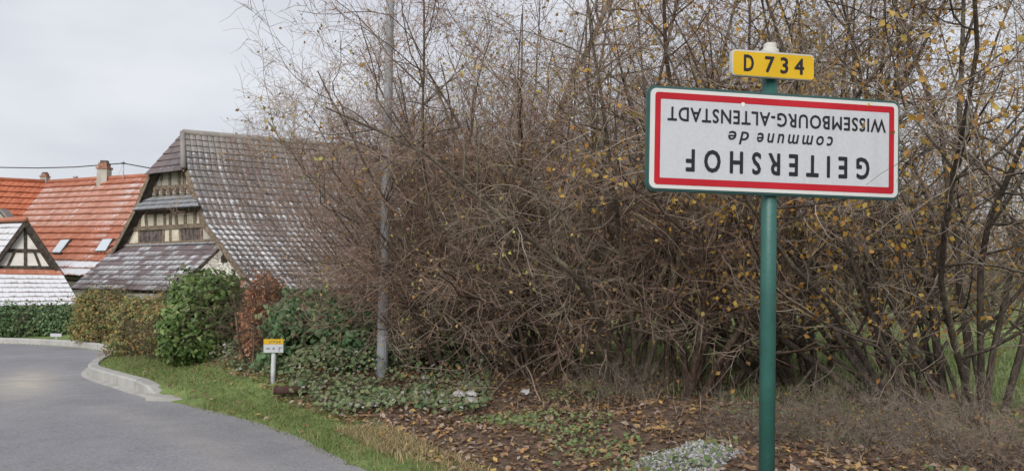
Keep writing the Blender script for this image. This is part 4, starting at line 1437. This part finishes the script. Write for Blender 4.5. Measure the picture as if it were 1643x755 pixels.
front = [
    # variant, px, depth, rz, scale, label
    ('fan', 866, 9.9, 3, 1.08, 'bare shrub arching left across the grey pole, before the barn roof'),
    ('fan_b', 850, 10.4, 12, 0.85, 'low-spreading reddish bare shrub just right of the grey pole'),
    ('red', 730, 12.6, 0, 1.0, 'dense reddish-brown bare shrub behind the grey pole, hiding the barn roof\'s right end'),
    ('red', 715, 10.6, -10, 0.85, 'slender reddish bare shrub with its base just right of the grey pole'),
    ('red', 655, 14.0, -20, 0.8, 'fine reddish-brown bare shrub left of the grey pole, veiling the frosted barn roof'),
    ('clump', 985, 9.6, 40, 0.95, 'bare shrub of many thin upright stems, halfway between grey pole and green post'),
    ('clump_b', 1105, 9.4, 160, 0.98, 'bare shrub with straight dense stems directly left of the green post'),
    ('golden', 1290, 9.8, 10, 0.95, 'leaf-dotted shrub directly behind and right of the green sign post'),
    ('golden', 1500, 8.2, -15, 1.0, 'dark-stemmed shrub with yellow leaves leaning left under the sign panel\'s right end'),
    ('golden_b', 1585, 8.0, 60, 1.0, 'thick dark-stemmed tree-like shrub, rightmost nearest in the thicket'),
    ('golden_b', 1430, 11.0, 200, 1.0, 'tall dark-stemmed shrub rising behind the right end of the sign panel'),
]
for v_, px, Y, rz, s_, lab in front:
    x, y = gpt(px, Y)
    plant('bare_shrub', VAR[v_], x, y, lab, 'shrub', 'bare shrubs of the thicket', R(rz), s_)
back = [('clump_b', 800, 15.0, 10, 0.85, 'rear bare shrub behind the reddish shrubs right of the grey pole'),
        ('far', 700, 24.0, 50, 0.8, 'distant bare shrub before the far end of the barn, right of the grey pole'),
        ('clump', 910, 15.0, 100, 0.9, 'rear bare shrub around the foot of the tall straight-trunked tree'),
        ('clump_b', 1040, 14.6, 220, 0.95, 'rear leaf-speckled shrub behind the left end of the sign panel'),
        ('clump', 1160, 15.0, 300, 0.95, 'rear leaf-speckled shrub behind the sign panel, just left of the green post'),
        ('clump_b', 1290, 21.0, 20, 1.0, 'rear shrub across the grass, seen just right of the green post'),
        ('clump', 1600, 21.5, 190, 0.9, 'rear shrub across the grass, near the right edge of the picture'),
        ('golden_b', 1760, 10.5, 130, 0.9, 'dark-stemmed shrub mostly cut off by the right edge of the picture'),
        ('clump_b', 1460, 22.0, 120, 0.9, 'rear shrub across the grass, behind the right end of the sign panel'),
        ('far', 980, 20.5, 200, 1.1, 'deepest bare shrub between the tall straight-trunked tree and the sign panel'),
        ('far', 1140, 21.0, 140, 1.1, 'deepest bare shrub behind the left half of the sign panel'),
        ('far', 1380, 24.0, 270, 1.0, 'deepest bare shrub behind the right half of the sign panel'),
        ('far', 1540, 25.0, 30, 1.0, 'deepest bare shrub right of the sign panel, behind the dark stems'),
        ('far', 820, 21.0, 320, 0.85, 'deepest bare shrub just left of the tall straight-trunked tree')]
for v_, px, Y, rz, s_, lab in back:
    x, y = gpt(px, Y)
    plant('bare_shrub', VAR[v_], x, y, lab, 'shrub', 'rear shrubs of the thicket', R(rz), s_)
x, y = gpt(866, 11.2)
plant('bare_tree', VAR['tree'], x, y, 'tall straight-trunked bare tree at the top of the thicket, left of the sign', 'tree', None, 0.4, 1.0)
for i, (px, Y) in enumerate(((790, 60), (930, 55), (1060, 63), (1190, 56), (1330, 60), (1450, 54), (1570, 62))):
    x, y = gpt(px, Y)
    plant('bare_tree', VAR['far'], x, y, 'bare tree across the meadow, seen through the thicket', 'tree', 'bare trees beyond the meadow', i * 1.3, 1.7)
# twiggy undergrowth along the foot of the thicket
low_spots = [
    (1010, 8.3, 0.30, 'low dark scrub at the thicket foot, behind the green weeds'),
    (1170, 6.9, 0.30, 'low dark scrub between the snow-dusted heap and the green post'),
    (1290, 6.6, 0.34, 'low dark scrub, first one right of the green post'),
    (1375, 6.2, 0.34, 'low dark scrub, second one right of the green post'),
    (1450, 6.5, 0.38, 'low dark scrub, third one right of the green post'),
    (1530, 6.1, 0.36, 'low dark scrub, fourth one right of the green post'),
    (1615, 6.4, 0.42, 'low dark scrub at the bottom right corner of the picture')]
for i, (px, Y, s_, lab) in enumerate(low_spots):
    x, y = gpt(px, Y)
    plant('twiggy_scrub', VAR['low'], x, y, lab, 'scrub', 'scrub at the foot of the thicket', i * 2.1, s_)



# ------------------------------------------------------------------ leafy bushes and hedges
def leafy(seed, blobs, n, size, leaf, shell=0.35):
    """leaves spread through a few noisy ellipsoids (cx,cy,cz,rx,ry,rz), denser to the outside"""
    g = np.random.default_rng(seed)
    vol = np.array([b_[3] * b_[4] * b_[5] for b_ in blobs]) ** 0.7
    cnt = g.multinomial(n, vol / vol.sum())
    pts, nrm = [], []
    for b_, c in zip(blobs, cnt):
        d = norm(g.normal(size=(c, 3)))
        wob = 1 + 0.16 * np.sin(5 * d[:, 0] + seed) * np.cos(6 * d[:, 1] + 2 * d[:, 2]) + 0.10 * np.sin(11 * d[:, 2] + 7 * d[:, 0])
        r_ = (1 - shell * g.random(c) ** 1.3 + 0.13 * g.normal(size=c)) * wob
        pts.append(np.array(b_[:3]) + d * r_[:, None] * np.array(b_[3:]))
        nrm.append(d)
    P = np.concatenate(pts)
    Nn = np.concatenate(nrm)
    k = P[:, 2] > -0.02
    P, Nn = P[k], Nn[k]
    n = len(P)
    s = size * (0.6 + 0.8 * g.random(n))[:, None]
    nn = norm(Nn * 0.7 + np.array([0, 0, 0.5]) + 0.55 * g.normal(size=(n, 3)))
    ax = norm(np.cross(nn, g.normal(size=(n, 3))) + np.array([0, 0, -0.25]))
    r_ = norm(np.cross(ax, nn))
    v = [P, P + ax * s * 0.35 + r_ * s * 0.33 - nn * s * 0.05, P + ax * s - nn * s * 0.18, P + ax * s * 0.35 - r_ * s * 0.33 - nn * s * 0.05, P + ax * s * 0.5 + nn * s * 0.08]
    V_ = np.stack(v, 1).reshape(-1, 3)
    b0 = np.arange(n)[:, None] * 5
    F_ = np.concatenate([b0 + np.array([[q]]) .reshape(1, 3) for q in ([0, 1, 4], [1, 2, 4], [4, 2, 3], [0, 4, 3])])
    return npmesh('leaves', V_, F_, M[leaf], False)


def inner_twigs(seed, H, spread, bark='bark_dark', stems=8, n2=6, n3=5, droop=0.0, twig_r=0.003):
    return [p for p in shrub_variant(seed, stems, H, (0, 0), spread, 0.016, n2, n3, 2, bark, 'twig_bush', None, 0, 0.02, H * 0.25, 0.35, droop=droop, twig_r=twig_r)]


def bush(name, x, y, blobs, n, size, leaf, label, cat, seed, H, tw=True, group=None, spread=(5, 45), extra=None, bark='bark_dark'):
    parts = []
    if tw: parts += inner_twigs(seed, H * 0.85, spread, bark)
    parts.append(('leaves', leafy(seed, blobs, n, size, leaf), 'stuff'))
    if extra: parts += extra
    return plant(name, parts, x, y, label, cat, group)


# green bush (between the brown hedge and the rust-coloured one)
x, y = hitg(305, 588)
k = y / FPX
bush('green_bush', x, y + 0.5, [(0, 0, 62 * k, 58 * k, 0.8, 66 * k), (-8 * k, 0.1, 108 * k, 46 * k, 0.6, 40 * k), (28 * k, 0, 104 * k, 38 * k, 0.6, 40 * k), (-15 * k, -0.2, 40 * k, 36 * k, 0.6, 44 * k), (20 * k, -0.1, 35 * k, 34 * k, 0.6, 38 * k)],
     17000, 0.088, 'leaf_green', 'glossy green leafy bush beside the slate lean-to, on the grass verge', 'bush', 61, 1.6)
# rust bush
x, y = hitg(382, 604)
k = y / FPX
bush('rust_bush', x, y + 0.7, [(2 * k, 0.3, 115 * k, 30 * k, 0.55, 45 * k), (-4 * k, 0.2, 60 * k, 30 * k, 0.5, 60 * k), (12 * k, 0.4, 85 * k, 28 * k, 0.5, 50 * k)], 4200, 0.055, 'leaf_rust',
     'dry rust-brown bush squeezed between two green bushes', 'bush', 63, 1.9, spread=(3, 16), bark='bark_brown')
# broad dark green bush behind the marker
x, y = hitg(480, 610)
k = y / FPX
bush('broad_bush', x, y + 1.25, [(-45 * k, 0, 85 * k, 45 * k, 0.8, 60 * k), (15 * k, 0.2, 78 * k, 55 * k, 0.8, 58 * k), (70 * k, 0.2, 62 * k, 50 * k, 0.8, 52 * k), (-50 * k, -0.3, 35 * k, 42 * k, 0.6, 38 * k), (30 * k, -0.2, 30 * k, 70 * k, 0.6, 36 * k)],
     17000, 0.085, 'leaf_deep', 'broad dark green bush behind the small yellow marker', 'bush', 65, 1.5)
# mixed hedge running from the clipped hedge to the green bush
for i, (px, py, hh, lab) in enumerate(((128, 566, 92, 'orange-tinged autumn hedge bush beside the clipped green hedge'), (185, 574, 98, 'brown and olive hedge bush in front of the slate lean-to'), (238, 580, 100, 'thin yellowing hedge bush touching the glossy green bush'))):
    x, y = hitg(px, py)
    k = y / FPX
    bush('hedge_bush', x, y + 1.0, [(0, 0, hh * 0.55 * k, 36 * k, 0.7, hh * 0.42 * k), (-18 * k, 0.1, hh * 0.62 * k, 28 * k, 0.6, hh * 0.32 * k), (18 * k, 0.1, hh * 0.58 * k, 28 * k, 0.6, hh * 0.36 * k), (0, -0.2, hh * 0.25 * k, 40 * k, 0.6, hh * 0.28 * k)],
         10000, 0.07, 'leaf_mixed', lab, 'bush', 70 + i, 1.7, bark='bark_brown', group='hedge bushes along the bend')
x, y = hitg(20, 550)
k = (y + 1) / FPX
bush('clipped_hedge', x, y + 1.0, [(q * k, 0, 26 * k, 34 * k, 0.5, 28 * k) for q in (-130, -95, -60, -25, 10, 40, 58)] + [(q * k, 0, 12 * k, 30 * k, 0.5, 16 * k) for q in (-110, -70, -30, 10, 45)],
     9500, 0.09, 'leaf_deep', 'low clipped green hedge behind the far kerb, under the snowy cottage eaves', 'hedge', 77, 0.9)
# small white plate at the end of the hedge
x, y = hitg(92, 553)
wp = empty('small_plate', (x, y + 0.25, gz(x, y)), 'tiny white plate on a stake at the end of the clipped hedge', 'sign')
q = at(90, 537, y + 0.2)
slab('plate', [q + Vector((a_ * 0.16, 0, b_ * 0.045)) for a_, b_ in ((-1, -1), (1, -1), (1, 1), (-1, 1))], Vector((0, -1, 0)), 0, 0.015, M['sign_white'], wp)
slab('stake', [Vector((q.x + a_ * 0.02, q.y + 0.03, b_)) for a_, b_ in ((-1, gz(x, y) - 0.2), (1, gz(x, y) - 0.2), (1, q.z), (-1, q.z))], Vector((0, -1, 0)), 0, 0.025, M['galvanised'], wp)
# conifer-like dark shrub behind the pole's foot
x, y = hitg(690, 612)
k = y / FPX
bush('evergreen_shrub', x, y + 1.0, [(0, 0, 60 * k, 70 * k, 0.8, 55 * k), (-45 * k, 0, 35 * k, 45 * k, 0.6, 40 * k), (50 * k, 0, 40 * k, 45 * k, 0.6, 40 * k)], 6500, 0.075, 'leaf_ivy', 'dull olive evergreen shrub right of the grey pole\'s foot', 'bush', 81, 1.4)


# ------------------------------------------------------------------ ground cover
def scatter(g, n, box, keep):
    x0, x1, y0, y1 = box
    X = x0 + (x1 - x0) * g.random(n)
    Y = y0 + (y1 - y0) * g.random(n)
    k = keep(X, Y)
    return X[k], Y[k]


def blades(g, X, Y, h, w, lean, mat, name, label, cat):
    n = len(X)
    Z = ground_z(X, Y)
    a = g.random(n) * 2 * np.pi
    b_ = g.random(n) * 2 * np.pi
    hh = h * (0.45 + 0.8 * g.random(n))
    side = np.stack([np.cos(a), np.sin(a), np.zeros(n)], 1) * (w * (0.6 + 0.7 * g.random(n)))[:, None]
    ln = np.stack([np.cos(b_), np.sin(b_), np.zeros(n)], 1) * (hh * lean * g.random(n))[:, None]
    P = np.stack([X, Y, Z - 0.01], 1)
    up_ = np.zeros((n, 3))
    up_[:, 2] = hh
    v0, v1 = P - side, P + side
    v2 = P + ln * 0.35 + up_ * 0.6 + side * 0.7
    v3 = P + ln * 0.35 + up_ * 0.6 - side * 0.7
    v4 = P + ln + up_ * 0.95
    V_ = np.stack([v0, v1, v2, v3, v4], 1).reshape(-1, 3)
    b0 = np.arange(n)[:, None] * 5
    F_ = np.concatenate([b0 + np.array([[0, 1, 2]]), b0 + np.array([[0, 2, 3]]), b0 + np.array([[3, 2, 4]])])
    o = npobj(name, V_, F_, M[mat], None, False, 'stuff')
    return tag(o, label, cat)


def clumpy(X, Y, f=2.2):
    return 0.5 + 0.25 * np.sin(f * X + 1.3 * np.sin(f * 0.7 * Y)) + 0.25 * np.sin(f * 1.3 * Y + 1.7 * np.sin(0.9 * f * X))


g = np.random.default_rng(101)


def verge_w(Y):
    return 0.5 + 0.10 * np.clip(Y - 6, 0, 30) + 0.25 * sstep(8.5, 11, Y)


def keep_grass(X, Y):
    d = edge_dist(X, Y)
    lo_ = np.where(Y > 9.3, 0.17, -0.05)
    return (d > lo_ + 0.06 * g.normal(size=len(X))) & (d < verge_w(Y) * (0.85 + 0.3 * g.random(len(X)))) & (g.random(len(X)) < 0.25 + clumpy(X, Y))


X, Y = scatter(g, 420000, (-11, 3.0, 3.5, 20), keep_grass)
kp = g.random(len(X)) < np.clip(7.0 / Y, 0.3, 1)
X, Y = X[kp][:52000], Y[kp][:52000]
blades(g, X, Y, 0.055, 0.0045, 1.3, 'blade', 'verge_grass', 'short green grass along the edge of the road', 'grass')


def keep_dry(X, Y):
    d = edge_dist(X, Y)
    return (Y < 7.6) & (d > verge_w(Y) * 0.55) & (d < verge_w(Y) * 1.25) & (g.random(len(X)) < clumpy(X, Y, 3.1))


X, Y = scatter(g, 160000, (-3, 2.5, 4, 8), keep_dry)
blades(g, X[:9000], Y[:9000], 0.09, 0.0035, 1.6, 'blade_dry', 'dry_grass', 'straw-coloured dead grass between the green verge and leaf litter', 'grass')


def keep_meadow(X, Y):
    d = edge_dist(X, Y)
    return d > 3.9 + 0.5 * g.normal(size=len(X))


X, Y = scatter(g, 60000, (0, 14, 9, 22), keep_meadow)
blades(g, X[:30000], Y[:30000], 0.14, 0.008, 0.8, 'blade_meadow', 'meadow_grass', 'pale green meadow grass glimpsed behind the thicket', 'grass')


# fallen leaves on the bank
def keep_litter(X, Y):
    d = edge_dist(X, Y)
    return ((d > verge_w(Y) * 0.8) | ((d > -0.25) & (g.random(len(X)) < 0.06))) & (d < 6.5) & (Y > 4.0)


X, Y = scatter(g, 90000, (-6, 9, 4, 13), keep_litter)
X, Y = X[:26000], Y[:26000]
n = len(X)
P = np.stack([X, Y, ground_z(X, Y) + 0.004 + 0.03 * g.random(n)], 1)
s = (0.016 + 0.026 * g.random(n))[:, None]
ax = norm(np.stack([g.normal(size=n), g.normal(size=n), 0.35 * g.normal(size=n)], 1))
rr_ = norm(np.cross(ax, np.array([0, 0, 1.0]) + 0.3 * g.normal(size=(n, 3))))
up_ = np.cross(rr_, ax)
V_ = np.stack([P - ax * s, P + rr_ * s * 0.6 + up_ * s * 0.25, P + ax * s, P - rr_ * s * 0.6 + up_ * s * 0.25], 1).reshape(-1, 3)
b0 = np.arange(n)[:, None] * 4
F_ = np.concatenate([b0 + np.array([[0, 1, 2]]), b0 + np.array([[0, 2, 3]])])
tag(npobj('fallen_leaves', V_, F_, M['litter'], None, False, 'stuff'), 'brown and yellow fallen leaves carpeting the earth bank', 'leaves')


# ivy and bramble cover below the bushes
def keep_ivy(X, Y):
    d = edge_dist(X, Y)
    u_ = X / Y * FPX + IW / 2
    wv = verge_w(Y)
    return (d > wv * 0.9) & (d < wv + 3.2) & (u_ > 330) & (u_ < 790 - 60 * (d < wv + 0.5)) & (Y > 8.2) & (np.hypot(X - mpx, (Y - mpy + 0.3) * 0.6) > 0.2) & (g.random(len(X)) < 0.2 + clumpy(X, Y, 1.9))


def ground_ivy(keep, n_, mat, size, hmax, name, label, box):
    X, Y = scatter(g, n_ * 14, box, keep)
    X, Y = X[:n_], Y[:n_]
    n = len(X)
    hgt = hmax * clumpy(X, Y, 1.6) * g.random(n) ** 0.6
    P = np.stack([X, Y, ground_z(X, Y) + 0.02 + hgt], 1)
    nn = norm(np.array([0, -0.35, 1.0]) + 0.6 * g.normal(size=(n, 3)))
    ax = norm(np.cross(nn, g.normal(size=(n, 3))))
    r_ = np.cross(ax, nn)
    s = size * (0.6 + 0.8 * g.random(n))[:, None]
    v = [P, P + ax * s * 0.4 + r_ * s * 0.42, P + ax * s - nn * s * 0.15, P + ax * s * 0.4 - r_ * s * 0.42]
    V_ = np.stack(v, 1).reshape(-1, 3)
    b0 = np.arange(n)[:, None] * 4
    F_ = np.concatenate([b0 + np.array([[0, 1, 2]]), b0 + np.array([[0, 2, 3]])])
    tag(npobj(name, V_, F_, M[mat], None, False, 'stuff'), label, 'ground cover')


ground_ivy(keep_ivy, 24000, 'leaf_ivy', 0.052, 0.34, 'bramble_cover', 'tangled green bramble and ivy cover around the foot of the grey pole', (-9, 2, 8, 18))


def keep_weed(X, Y):
    d = edge_dist(X, Y)
    a = (np.hypot(X - WEED[0], (Y - WEED[1])) < 0.5 * g.random(len(X)) ** 0.5 ) & (g.random(len(X)) < 0.3)
    b_ = (clumpy(X, Y, 2.7) > 0.60 + 0.2 * g.random(len(X))) & (g.random(len(X)) < 0.35) & (d > 0.7) & (d < 6) & (Y < 9)
    return a | b_


WEED = hitg(960, 735)
ground_ivy(keep_weed, 7000, 'leaf_weed', 0.034, 0.10, 'green_weeds', 'small patches of green weeds among the leaf litter', (-3, 8, 4.5, 9.5))


def keep_stalk(X, Y):
    d = edge_dist(X, Y)
    u_ = X / Y * FPX + IW / 2
    return (d > 2.0) & (d < 6.5) & (u_ > 830) & (Y > 5.5) & (g.random(len(X)) < 0.1 + clumpy(X, Y, 1.5))


X, Y = scatter(g, 60000, (-1, 9, 5, 12), keep_stalk)
blades(g, X[:1600], Y[:1600], 0.16, 0.0035, 1.6, 'stalk', 'dead_stalks', 'dead brown stalks standing at the foot of the thicket', 'stalks')

# snow lying on a heap of cut grass, left of the green post
sx0, sy0 = hitg(1100, 742)
heap_v, heap_f = [], []
gr = 22
for j in range(gr):
    for i in range(gr):
        u_, v_ = i / (gr - 1) * 2 - 1, j / (gr - 1) * 2 - 1
        rr0 = math.hypot(u_, v_)
        hgt = max(0.0, 1 - rr0 ** 2) * 0.07 * (1 + 0.5 * math.sin(7 * u_ + 3 * v_)) - 0.03
        X0, Y0 = sx0 + u_ * 0.42, sy0 + v_ * 0.42
        heap_v.append((X0, Y0, gz(X0, Y0) + hgt))
for j in range(gr - 1):
    for i in range(gr - 1):
        heap_f.append((j * gr + i, j * gr + i + 1, (j + 1) * gr + i + 1, (j + 1) * gr + i))
heap = pmesh('snow_heap', heap_v, heap_f, m_noise('snowy', (0.13, 0.115, 0.09), (0.50, 0.50, 0.51), 22, 0.95, 0.8, 60, lo=0.40, hi=0.56), None, True)
tag(heap, 'small snow-dusted heap of cut grass on the ground left of the green post', 'snow heap')
nn_ = 5200
a = g.random(nn_) * 2 * np.pi
r_ = np.sqrt(g.random(nn_)) * 0.42 * (0.8 + 0.25 * np.sin(3 * a + 1) + 0.12 * np.sin(7 * a))
X, Y = sx0 + r_ * np.cos(a), sy0 + r_ * np.sin(a)
Z = ground_z(X, Y) + np.maximum(0, 1 - (r_ / 0.42) ** 2) * 0.07 + 0.0 * X
P = np.stack([X, Y, Z + 0.01 * g.normal(size=nn_)], 1)
V_, F_ = leaf_quads(g, P, 0.026, 0.0)
fo = npobj('snowy_grass', V_, F_, M['snow_clump'], None, False, 'stuff')
fo.parent = heap

# reddish log by the verge, stones and a flat slab
lx_, ly_ = hitg(468, 640)
lg = empty('log', (lx_, ly_, gz(lx_, ly_)), 'short reddish-brown log lying in the ivy below the yellow marker', 'log')
mesh_tube('trunk', [(lx_ - 0.20, ly_ - 0.02, gz(lx_, ly_) + 0.09), (lx_, ly_, gz(lx_, ly_) + 0.10), (lx_ + 0.21, ly_ + 0.05, gz(lx_, ly_) + 0.085)], [0.045, 0.05, 0.04], 12, M['log'], lg)
mesh_tube('cut_end', [(lx_ - 0.212, ly_ - 0.022, gz(lx_, ly_) + 0.09), (lx_ - 0.201, ly_ - 0.02, gz(lx_, ly_) + 0.09)], 0.038, 12, M['stalk'], lg)


def stone(px, py, s, label, flat=0.5, m='stone'):
    x, y = hitg(px, py)
    gq = np.random.default_rng(int(px))
    v, f = [], []
    S, T = 9, 5
    for j in range(T + 1):
        for i in range(S):
            th, ph_ = math.pi * j / T, 2 * math.pi * i / S
            r_ = s * (1 + 0.22 * gq.normal())
            v.append((x + r_ * math.sin(th) * math.cos(ph_), y + r_ * math.sin(th) * math.sin(ph_), gz(x, y) + s * 0.3 + r_ * flat * math.cos(th)))
    for j in range(T):
        for i in range(S):
            f.append((j * S + i, (j + 1) * S + i, (j + 1) * S + (i + 1) % S, j * S + (i + 1) % S))
    o = pmesh('stone', v, f, M[m], None, False)
    tag(o, label, 'stone', 'pale stones under the shrubs')


for px, py, s, lab in ((757, 648, 0.09, 'lowest pale stone below the dark heap under the shrubs'), (735, 637, 0.08, 'flat pale stone left of the other stones under the shrubs'), (755, 635, 0.075, 'pale stone in the middle of the stones under the shrubs'),
                       (757, 622, 0.085, 'upper pale stone beside the dark heap under the shrubs'), (843, 632, 0.07, 'pale stone apart from the others, right under the shrubs')):
    stone(px, py, s, lab, 0.45)
sxx, syy = hitg(272, 641)
fl = pmesh('flat_slab', [(sxx + a_ * 0.34 - b_ * 0.05, syy + b_ * 0.11 - a_ * 0.12, float(base_z(sxx, syy)) + c_ + (0.06 if c_ > 0 else 0) * 0.5) for c_ in (-0.05, 0.02) for a_, b_ in ((-1, -1), (1, -0.8), (1, 1), (-1, 0.9))], box_faces(), M['concrete'])
tag(fl, 'worn concrete slab flush with the ground at the near end of the kerb', 'slab')
